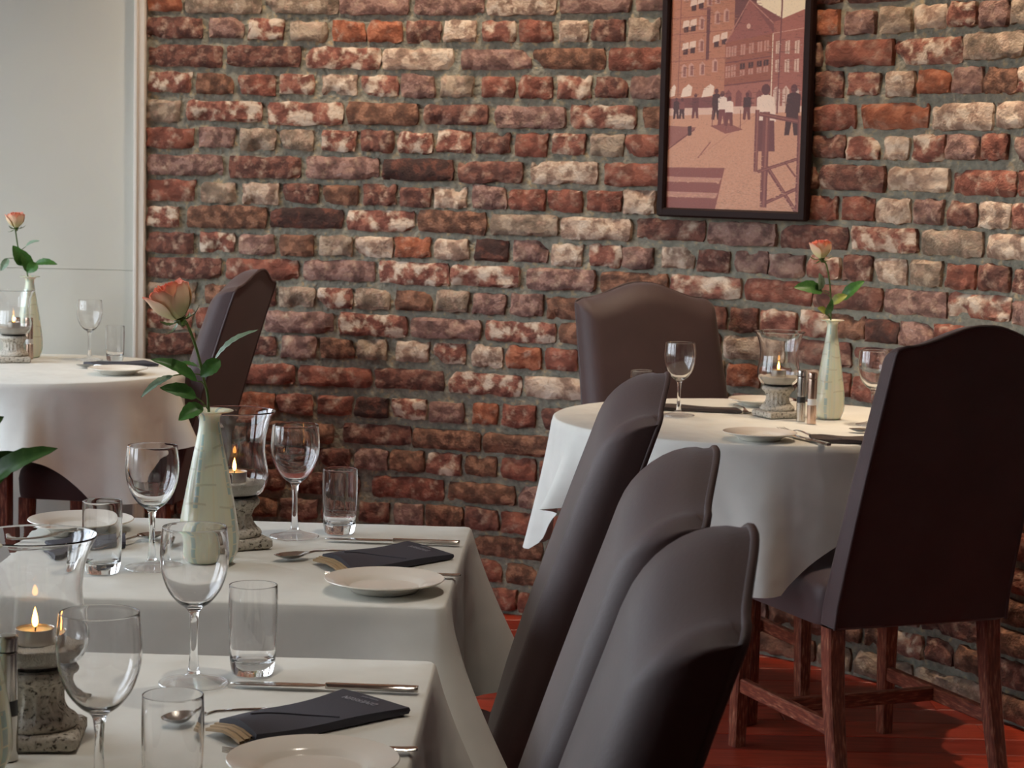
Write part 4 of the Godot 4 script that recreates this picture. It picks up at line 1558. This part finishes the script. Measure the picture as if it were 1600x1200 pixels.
func rose_head(o: Node3D, c: Vector3, size: float, axis: Vector3, sd: int) -> void:
	# petals in a spiral: tight heart, open outer ring
	var r := RandomNumberGenerator.new()
	r.seed = sd
	var y := axis.normalized()
	var x := y.cross(Vector3(0.3, 0.2, 0.9)).normalized()
	var z := x.cross(y)
	var count := 19
	for k in count:
		var s := float(k) / (count - 1)
		var ang := k * 2.399 + r.randf() * 0.3
		var rad := lerpf(0.07, 0.47, pow(s, 0.75)) * size
		var tall := lerpf(0.86, 0.80, s) * size * (1.0 + 0.04 * sin(k * 1.9))
		var spread := lerpf(1.3, 1.0, s)
		var curl := lerpf(0.02, 0.16, s)
		var m := MB.new()
		m.use_col = true
		var nu := 9
		var nv := 9
		var heart := c8(250, 160, 118).lerp(c8(255, 226, 190), s)
		var foot := c8(250, 236, 190).lerp(c8(240, 236, 178), s)
		for side in 2:
			var base := m.v.size()
			for j in nv + 1:
				var v := float(j) / nv
				for i in nu + 1:
					var u := float(i) / nu * 2.0 - 1.0
					var a := ang + u * spread * (0.55 + 0.45 * sin(PI * minf(v * 0.8 + 0.1, 1.0)))
					var rr := rad * pow(sin(PI * 0.5 * minf(1.0, v * 1.35 + 0.06)), 0.8) * (1.0 - 0.16 * v * (1.0 - s)) + curl * size * 0.42 * pow(v, 4.0)
					var top := tall * (1.0 - 0.20 * pow(absf(u), 2.6)) + 0.025 * size * sin(u * 9.0 + k)
					var h := top * v - curl * size * 0.10 * pow(v, 6.0)
					rr += 0.028 * size * sin(u * 8.0 + k * 1.7) * pow(v, 3.0) - (0.0005 if side == 1 else 0.0)
					var p := c + x * (cos(a) * rr) + z * (sin(a) * rr) + y * (h - size * 0.42)
					var tint := foot.lerp(heart, smoothstep(0.1, 0.75, v)).lerp(c8(248, 140, 116), smoothstep(0.84, 1.0, v) * 0.85)
					m.add(p, Vector2.ZERO, tint.srgb_to_linear())
			for j in nv:
				for i in nu:
					var q := base + j * (nu + 1) + i
					if side == 0:
						m.quad(q + 1, q, q + nu + 1, q + nu + 2)
					else:
						m.quad(q, q + 1, q + nu + 2, q + nu + 1)
		part("petal", m.mesh(60.0), M.petal, o)
	# green cup and sepals
	var cb := MB.new()
	cb.tube([c - y * (size * 0.58), c - y * (size * 0.47), c - y * (size * 0.40), c - y * (size * 0.34)], [size * 0.045, size * 0.10, size * 0.15, size * 0.10], 10)
	part("calyx", cb.mesh(60.0), M.stem, o)
	for k in 5:
		var a := TAU * k / 5.0 + 0.4
		var dir := (x * cos(a) + z * sin(a))
		part("sepal", leaf_mesh(c - y * (size * 0.44) + dir * (size * 0.08), c - y * (size * (0.30 + 0.12 * (k % 3))) + dir * (size * (0.52 + 0.1 * (k % 2))), size * 0.13, y, 0.2, -0.15), M.stem, o)

func rose(label: String, origin: Vector3, head: Vector3, size: float, axis: Vector3, stem: Array, leaves: Array, sd: int) -> void:
	# every point is measured from the foot of the vase
	var o := thing("cut_rose", label, "rose", origin, 0.0, "single roses in vases")
	var sb := MB.new()
	var path := smooth_line(stem, 5)
	sb.tube(path, [0.0021], 8)
	part("stem", sb.mesh(60.0), M.stem, o)
	if size > 0.0:
		rose_head(o, head, size, axis, sd)
	for q in leaves:
		var near: Vector3 = path[0]
		for p in path:
			if p.y > 0.2 and p.distance_to(q[0] - Vector3(0, 0.012, 0)) < near.distance_to(q[0] - Vector3(0, 0.012, 0)):
				near = p
		var lf := part("leaf", leaf_mesh(q[0], q[1], q[2], q[3], q[5] if q.size() > 5 else 0.35, q[6] if q.size() > 6 else 0.1), M[q[4]], o)
		if near.distance_to(q[0]) > 0.002:
			var pt := MB.new()
			pt.tube([near, near.lerp(q[0], 0.5) + Vector3(0, 0.003, 0), q[0]], [0.0010], 6)
			part("petiole", pt.mesh(60.0), M.stem, lf)

func lay(x: float, z: float) -> Vector3:
	return Vector3(x, TOP + 0.0012, z)

func _ready() -> void:
	# ---- camera
	var cam := Camera3D.new()
	cam.name = "camera"
	var pit := 0.0989947
	var roll := 0.0219946
	var right := Vector3(1, 0, 0)
	var up := Vector3(0, cos(pit), -sin(pit))
	var fwd := Vector3(0, -sin(pit), -cos(pit))
	var rx := right * cos(roll) + up * sin(roll)
	var ry := up * cos(roll) - right * sin(roll)
	var att := CameraAttributesPhysical.new()
	att.frustum_focal_length = 65.99
	att.frustum_focus_distance = 3.05
	att.frustum_near = 0.05
	att.frustum_far = 100.0
	att.exposure_aperture = 20.0
	cam.attributes = att
	cam.transform = Transform3D(Basis(rx, ry, -fwd), Vector3(0, 1.33997, 0))
	add_child(cam)
	cam.fov = 2.0 * rad_to_deg(atan(600.0 / 3299.5))
	cam.current = true
	# ---- sky, environment and exposure
	var env := Environment.new()
	var sky_m := ProceduralSkyMaterial.new()
	sky_m.sky_top_color = c8(204, 216, 230)
	sky_m.sky_horizon_color = c8(224, 231, 238)
	sky_m.ground_bottom_color = c8(120, 118, 112)
	sky_m.ground_horizon_color = c8(170, 170, 168)
	sky_m.sky_energy_multiplier = 1.0
	sky_m.ground_energy_multiplier = 0.7
	var sky := Sky.new()
	sky.sky_material = sky_m
	env.background_mode = Environment.BG_SKY
	env.sky = sky
	env.background_energy_multiplier = 8.8
	env.tonemap_mode = Environment.TONE_MAPPER_LINEAR
	env.tonemap_exposure = 1.0
	env.sdfgi_enabled = true
	env.ssao_enabled = true
	env.ssil_enabled = true
	var we := WorldEnvironment.new()
	we.name = "surroundings"
	we.environment = env
	add_child(we)
	# ---- materials, structure
	rng.seed = 1
	make_materials()
	build_room()
	# ---- ceiling lamps (their beams are built with them)
	var lamp_y := ROOM_H - 0.001
	downlight(Vector3(-0.72, lamp_y, -6.02), Vector3(-0.8, 0.45, -6.57), 1.6, 44.0, "small ceiling spotlight nearest the white wall, washing the brick")
	downlight(Vector3(-0.02, lamp_y, -5.85), Vector3(0.06, 0.45, -6.3), 1.6, 44.0, "small ceiling spotlight between the other two along the brick")
	downlight(Vector3(0.66, lamp_y, -5.35), Vector3(0.95, 0.9, -5.6), 1.45, 38.0, "small ceiling spotlight above the framed picture", Color(1.0, 0.87, 0.72))
	downlight(Vector3(1.12, lamp_y, -4.85), Vector3(1.24, 0.3, -5.0), 3.2, 26.0, "small ceiling spotlight above the round table by the picture")
	downlight(Vector3(0.0, lamp_y, -3.0), Vector3(-0.2, 0.7, -3.1), 1.0, 40.0, "small ceiling spotlight above the middle square table", Color(1.0, 0.95, 0.89))
	downlight(Vector3(-0.35, lamp_y, -1.9), Vector3(-0.35, 0.7, -2.0), 0.8, 40.0, "small ceiling spotlight above the nearest square table", Color(1.0, 0.95, 0.89))
	build_picture()
	# ---- tables
	rect_table(Vector3(-0.424, 0, -3.143), 0.70, 0.655, deg_to_rad(-2.0), "square wooden table under the cloth, set for two beside the brick wall", "white cloth draped over the middle square table", 0.245)
	rect_table(Vector3(-0.445, 0, -2.03), 0.70, 0.93, deg_to_rad(-1.2), "wooden table nearest the camera, set with plate and dark napkin", "white cloth draped over the table nearest the camera", 0.245)
	round_table(Vector3(0.590, 0, -5.12), 0.485, deg_to_rad(37.0), 1.33, "round table below the framed picture", "white cloth hanging in corners over the round table below the picture", 6, [0.25, 0.335, 0.335, 0.25])
	round_table(Vector3(-1.388, 0, -6.04), 0.45, deg_to_rad(-4.0), 1.24, "round table in front of the white wall", "white cloth hanging in corners over the table by the white wall", 5, [0.335, 0.335, 0.3, 0.16], Vector3(-0.04, 0, 0.13))
	# ---- chairs
	place_chair(Vector3(-0.20, 0, -3.17), Vector2(-0.999, -0.035), "dark dining chair pushed up to the middle square table")
	place_chair(Vector3(-0.210, 0, -2.30), Vector2(-0.999, -0.045), "dark dining chair standing between two others in the row")
	place_chair(Vector3(-0.228, 0, -1.775), Vector2(-0.999, -0.045), "dark dining chair nearest the camera, end of the row")
	place_chair(Vector3(0.822, 0, -4.79), Vector2(-0.375, -0.927), "dark dining chair seen from behind at the round table below the picture")
	place_chair(Vector3(0.505, 0, -5.51), Vector2(0.35, 0.937), "dark dining chair with its back to the brick, facing the camera")
	place_chair(Vector3(-1.165, 0, -6.245), Vector2(-0.985, -0.17), "dark dining chair by the round table in front of the white wall")
	# ---- glasses
	var wine := wine_mesh()
	var foot := foot_mesh()
	var rb := MB.new()
	var ring := []
	for k in 8:
		ring.append(Vector2(0.0384 + 0.0012 * cos(TAU * k / 8.0), 0.0014 + 0.0012 * sin(TAU * k / 8.0)))
	ring.append(ring[0])
	rb.lathe(ring, 56)
	var rim := rb.mesh(60.0)
	var tumb := tumbler_mesh()
	for q in [[-0.341, -3.32, "stemmed wine glass next to the tumbler and knife on the middle table"], [-0.518, -3.03, "stemmed wine glass left of the vase on the middle table"],
			[-0.353, -2.345, "stemmed wine glass standing before the vase, on the nearest table"], [-0.368, -1.877, "large blurred wine glass closest to the camera"],
			[0.411, -5.164, "wine glass in front of the chair at the round table below the picture"], [0.868, -5.047, "wine glass half hidden behind the chair back at the round table"],
			[-1.267, -6.30, "wine glass in front of the white wall"]]:
		var o := thing("wine_glass", q[2], "wine glass", lay(q[0], q[1]), 0.0, "stemmed wine glasses")
		part("bowl_and_stem", wine, M.glass, o)
		part("foot", foot, M.thin_glass, o)
		part("foot_rim", rim, M.glass, o)
	for q in [[-0.273, -3.364, "water tumbler beside the knife at the far edge of the middle table"], [-0.582, -2.988, "water tumbler in front of the white plate with napkin, middle table"],
			[-0.293, -2.399, "water tumbler beside the knife on the nearest table"], [-0.302, -1.882, "water tumbler with a spoon seen through it"],
			[-1.191, -6.30, "water tumbler in front of the white wall"], [0.322, -5.215, "water tumbler whose rim shows over a chair back"]]:
		single("water_tumbler", tumb, M.glass, q[2], "tumbler", lay(q[0], q[1]), 0.0, "water tumblers")
	# ---- plates
	var pl := plate_mesh()
	for q in [[-0.172, -2.905, "white side plate below the dark napkin on the middle table"], [-0.686, -3.345, "white side plate behind the tumbler on the middle table"],
			[-0.184, -1.992, "white side plate on the table nearest the camera"], [0.560, -4.72, "white side plate at the front of the round table below the picture"],
			[0.645, -5.44, "white side plate behind the candle holder near the brick wall"], [-1.107, -5.90, "white side plate on the table by the white wall"]]:
		single("side_plate", pl, M.porcelain, q[2], "plate", lay(q[0], q[1]), 0.0, "white side plates")
	# ---- candles and vases
	candle_holder(lay(-0.425, -3.226), 0.5, "behind the vase on the middle table")
	candle_holder(lay(-0.475, -2.092), 0.08, "on the table nearest the camera")
	candle_holder(lay(0.656, -5.184), 0.42, "on the round table below the picture")
	candle_holder(lay(-1.471, -6.20), 0.3, "in front of the white wall")
	var vm := vase_mesh()
	for q in [[-0.442, -3.075, 1.04, 1.03, "milky green glass vase on the middle table", 0.35], [-0.512, -1.968, 1.0, 1.0, "milky green glass vase cut off by the picture edge", 2.0],
			[0.782, -5.167, 0.86, 1.10, "milky green glass vase beside the shakers on the round table", 1.9], [-1.46, -6.36, 0.92, 1.10, "milky pale glass vase before the white wall", 0.6]]:
		var o := single("bud_vase", vm, M.vase_glass, q[4], "vase", lay(q[0], q[1]), q[5], "milky glass bud vases")
		o.scale = Vector3(q[2], q[3], q[2])
	rose("peach rose in the vase on the middle table", lay(-0.442, -3.075), Vector3(-0.0564, 0.3844, 0.0), 0.066, Vector3(-0.42, 0.85, 0.12),
		[Vector3(0, 0.05, 0), Vector3(-0.0016, 0.2278, 0.0), Vector3(-0.0085, 0.2703, 0.0), Vector3(-0.0202, 0.3174, 0.0), Vector3(-0.0346, 0.3545, 0.0), Vector3(-0.044, 0.361, 0.0)], [
		[Vector3(-0.0182, 0.2706, 0.0050), Vector3(-0.0818, 0.3035, 0.0300), 0.0225, Vector3(0.1, 0.75, 0.65), "leaf"],
		[Vector3(-0.0196, 0.2909, -0.0100), Vector3(-0.0600, 0.2891, -0.0200), 0.0122, Vector3(0, 0.95, 0.3), "leaf"],
		[Vector3(-0.0182, 0.2474, 0.0100), Vector3(-0.0685, 0.2625, 0.0300), 0.0234, Vector3(0, 0.6, 0.8), "leaf"],
		[Vector3(-0.0522, 0.2788, 0.0100), Vector3(-0.0956, 0.2478, 0.0300), 0.0122, Vector3(0.3, 0.9, 0.4), "leaf_pale"],
		[Vector3(0.0063, 0.3019, 0.0000), Vector3(0.0711, 0.3484, 0.0100), 0.0141, Vector3(-0.4, 0.8, 0.5), "leaf_pale"],
		[Vector3(0.0176, 0.3039, 0.0200), Vector3(-0.0105, 0.2793, 0.0250), 0.0225, Vector3(0.2, 0.4, 0.9), "leaf"],
		[Vector3(-0.0072, 0.2360, 0.0200), Vector3(-0.0394, 0.2167, 0.0400), 0.0244, Vector3(0, 0.5, 0.85), "leaf"]], 11)
	rose("orange rose in the vase on the round table below the picture", lay(0.782, -5.167), Vector3(-0.0343, 0.4147, 0.0), 0.054, Vector3(-0.12, 0.97, 0.1),
		[Vector3(0, 0.05, 0), Vector3(-0.0045, 0.2446, 0.0), Vector3(-0.0090, 0.3230, 0.0), Vector3(-0.0200, 0.3776, 0.0), Vector3(-0.031, 0.386, 0.0)], [
		[Vector3(-0.0288, 0.3122, 0.0100), Vector3(-0.1022, 0.3226, 0.0300), 0.0376, Vector3(0, 0.6, 0.8), "leaf"],
		[Vector3(-0.0352, 0.3151, 0.0100), Vector3(-0.0398, 0.3593, 0.0200), 0.0204, Vector3(0.5, 0.1, 0.85), "leaf_pale"],
		[Vector3(0.0219, 0.2923, 0.0000), Vector3(0.0733, 0.3410, 0.0100), 0.0313, Vector3(-0.4, 0.5, 0.75), "leaf"],
		[Vector3(-0.0044, 0.2845, 0.0100), Vector3(0.0308, 0.3062, 0.0200), 0.0251, Vector3(0, 0.6, 0.8), "leaf_young"],
		[Vector3(-0.0205, 0.2582, 0.0200), Vector3(-0.0078, 0.2966, 0.0300), 0.0188, Vector3(0.4, 0.3, 0.85), "leaf"],
		[Vector3(-0.0206, 0.2613, 0.0200), Vector3(-0.0428, 0.2740, 0.0300), 0.0188, Vector3(0, 0.6, 0.8), "leaf_young"]], 12)
	rose("pink rose in the vase before the white wall", lay(-1.46, -6.36), Vector3(-0.0429, 0.4110, 0.0), 0.056, Vector3(-0.1, 0.98, 0.1),
		[Vector3(0, 0.05, 0), Vector3(-0.006, 0.2444, 0.0), Vector3(-0.0238, 0.2827, 0.0), Vector3(-0.0353, 0.3325, 0.0), Vector3(-0.0429, 0.3823, 0.0)], [
		[Vector3(-0.0210, 0.2759, 0.0200), Vector3(-0.0436, 0.3371, 0.0300), 0.0424, Vector3(0.6, 0.3, 0.75), "leaf"],
		[Vector3(-0.0022, 0.2566, 0.0100), Vector3(-0.0210, 0.3258, 0.0200), 0.0385, Vector3(0.6, 0.3, 0.75), "leaf"],
		[Vector3(0.0148, 0.2816, 0.0000), Vector3(0.0863, 0.2817, 0.0100), 0.0270, Vector3(0, 0.7, 0.7), "leaf"],
		[Vector3(-0.0122, 0.3330, 0.0000), Vector3(0.0325, 0.3516, 0.0100), 0.0154, Vector3(0, 0.8, 0.6), "leaf_pale"],
		[Vector3(-0.0642, 0.2972, 0.0000), Vector3(-0.0850, 0.2587, 0.0100), 0.0212, Vector3(0.3, 0.4, 0.85), "leaf_pale"],
		[Vector3(0.0270, 0.2846, 0.0200), Vector3(-0.0015, 0.2557, 0.0300), 0.0328, Vector3(0.3, 0.4, 0.85), "leaf"]], 13)
	rose("rose stem with large green leaves at the picture edge", lay(-0.512, -1.968), Vector3(-0.050, 0.3695, 0.0), 0.066, Vector3(-0.3, 0.9, 0.1),
		[Vector3(0, 0.05, 0), Vector3(-0.0040, 0.2236, 0.0), Vector3(-0.0145, 0.2575, 0.0), Vector3(-0.0237, 0.3075, 0.0), Vector3(-0.042, 0.345, 0.0)], [
		[Vector3(0.0200, 0.2760, 0.0100), Vector3(0.0930, 0.3200, 0.0300), 0.0260, Vector3(0, 0.75, 0.65), "leaf"],
		[Vector3(-0.0014, 0.2739, 0.0000), Vector3(0.0470, 0.3120, 0.0000), 0.0330, Vector3(0.3, 0.3, 0.9), "leaf"],
		[Vector3(0.0020, 0.3200, 0.0000), Vector3(0.0360, 0.3450, 0.0000), 0.0180, Vector3(0.2, 0.5, 0.8), "leaf"],
		[Vector3(0.0010, 0.2529, 0.0100), Vector3(0.0301, 0.2830, 0.0200), 0.0200, Vector3(0, 0.5, 0.85), "leaf"]], 14)
	# ---- shakers
	shaker(lay(0.703, -5.100), M.steel, "steel shaker with black band beside the stone candle holder")
	shaker(lay(0.722, -5.050), M.copper_steel, "coppery steel shaker next to the vase on the round table")
	shaker(lay(-0.429, -3.146), M.steel, "steel shaker hidden behind the vase on the middle table")
	shaker(lay(-0.487, -2.022), M.steel, "steel shaker between vase and candle on the nearest table")
	shaker(lay(-1.485, -6.305), M.steel, "steel shaker seen through the glass before the white wall")
	shaker(lay(-1.445, -6.290), M.copper_steel, "coppery shaker seen through the glass before the white wall")
	# ---- napkins
	napkin([Vector2(-0.276, -3.100), Vector2(-0.158, -3.255), Vector2(-0.083, -3.155), Vector2(-0.225, -2.995)], M.napkin, "dark blue-grey folded napkin with pale lettering on the middle table", true)
	napkin([Vector2(-0.295, -2.141), Vector2(-0.180, -2.300), Vector2(-0.103, -2.230), Vector2(-0.250, -2.085)], M.napkin, "dark blue-grey folded napkin with pale lettering on the nearest table", true)
	napkin([Vector2(-0.585, -3.185), Vector2(-0.665, -3.115), Vector2(-0.715, -3.225), Vector2(-0.60, -3.262)], M.napkin, "dark folded napkin seen through the tumbler on the middle table", false, 0.004)
	napkin([Vector2(0.370, -5.350), Vector2(0.565, -5.300), Vector2(0.575, -5.235), Vector2(0.372, -5.270)], M.napkin_brown, "dark brown folded napkin behind the wine glass on the round table", false, 0.003)
	napkin([Vector2(0.677, -4.760), Vector2(0.80, -4.755), Vector2(0.79, -4.672), Vector2(0.672, -4.685)], M.napkin_brown, "dark brown folded napkin beside the chair back on the round table", false, 0.003)
	napkin([Vector2(-1.250, -6.130), Vector2(-1.095, -6.245), Vector2(-1.035, -6.150), Vector2(-1.205, -6.060)], M.napkin, "dark grey folded napkin on the table by the white wall", false, 0.004)
	# ---- cutlery
	cutlery("table_knife", Vector2(-0.289, -3.288), Vector2(-0.074, -3.270), "steel table knife behind the lettered napkin on the middle table")
	cutlery("spoon", Vector2(-0.348, -3.108), Vector2(-0.255, -3.158), "teaspoon whose bowl lies bare beside the lettered napkin, middle table")
	cutlery("fork", Vector2(-0.262, -2.985), Vector2(-0.083, -3.004), "fork end showing past the plate on the middle table")
	cutlery("table_knife", Vector2(-0.310, -2.336), Vector2(-0.094, -2.322), "steel table knife behind the lettered napkin on the nearest table")
	cutlery("spoon", Vector2(-0.362, -2.155), Vector2(-0.275, -2.20), "spoon whose bowl lies bare beside the lettered napkin, nearest table")
	cutlery("fork", Vector2(-0.280, -2.05), Vector2(-0.108, -2.074), "fork end showing past the plate on the nearest table")
	cutlery("fork", Vector2(-0.600, -3.275), Vector2(-0.775, -3.250), "fork lying beside the plate behind the tumbler on the middle table")
	cutlery("spoon", Vector2(-0.548, -3.290), Vector2(-0.600, -3.190), "spoon standing out behind the wine glass stem, left of the vase")
	cutlery("fork", Vector2(0.629, -4.905), Vector2(0.672, -4.790), "fork behind the plate at the front of the round table")
	cutlery("table_knife", Vector2(0.630, -4.815), Vector2(0.700, -4.615), "dark knife beside the plate at the front of the round table")
	cutlery("fork", Vector2(0.592, -5.20), Vector2(0.575, -5.40), "fork leaning by the stone foot of the candle holder, round table")
	cutlery("spoon", Vector2(0.790, -4.90), Vector2(0.90, -4.86), "spoon half hidden by the chair back on the round table")
	cutlery("spoon", Vector2(-1.255, -6.06), Vector2(-1.16, -6.03), "spoon beside the plate on the table by the white wall")
	print("built")
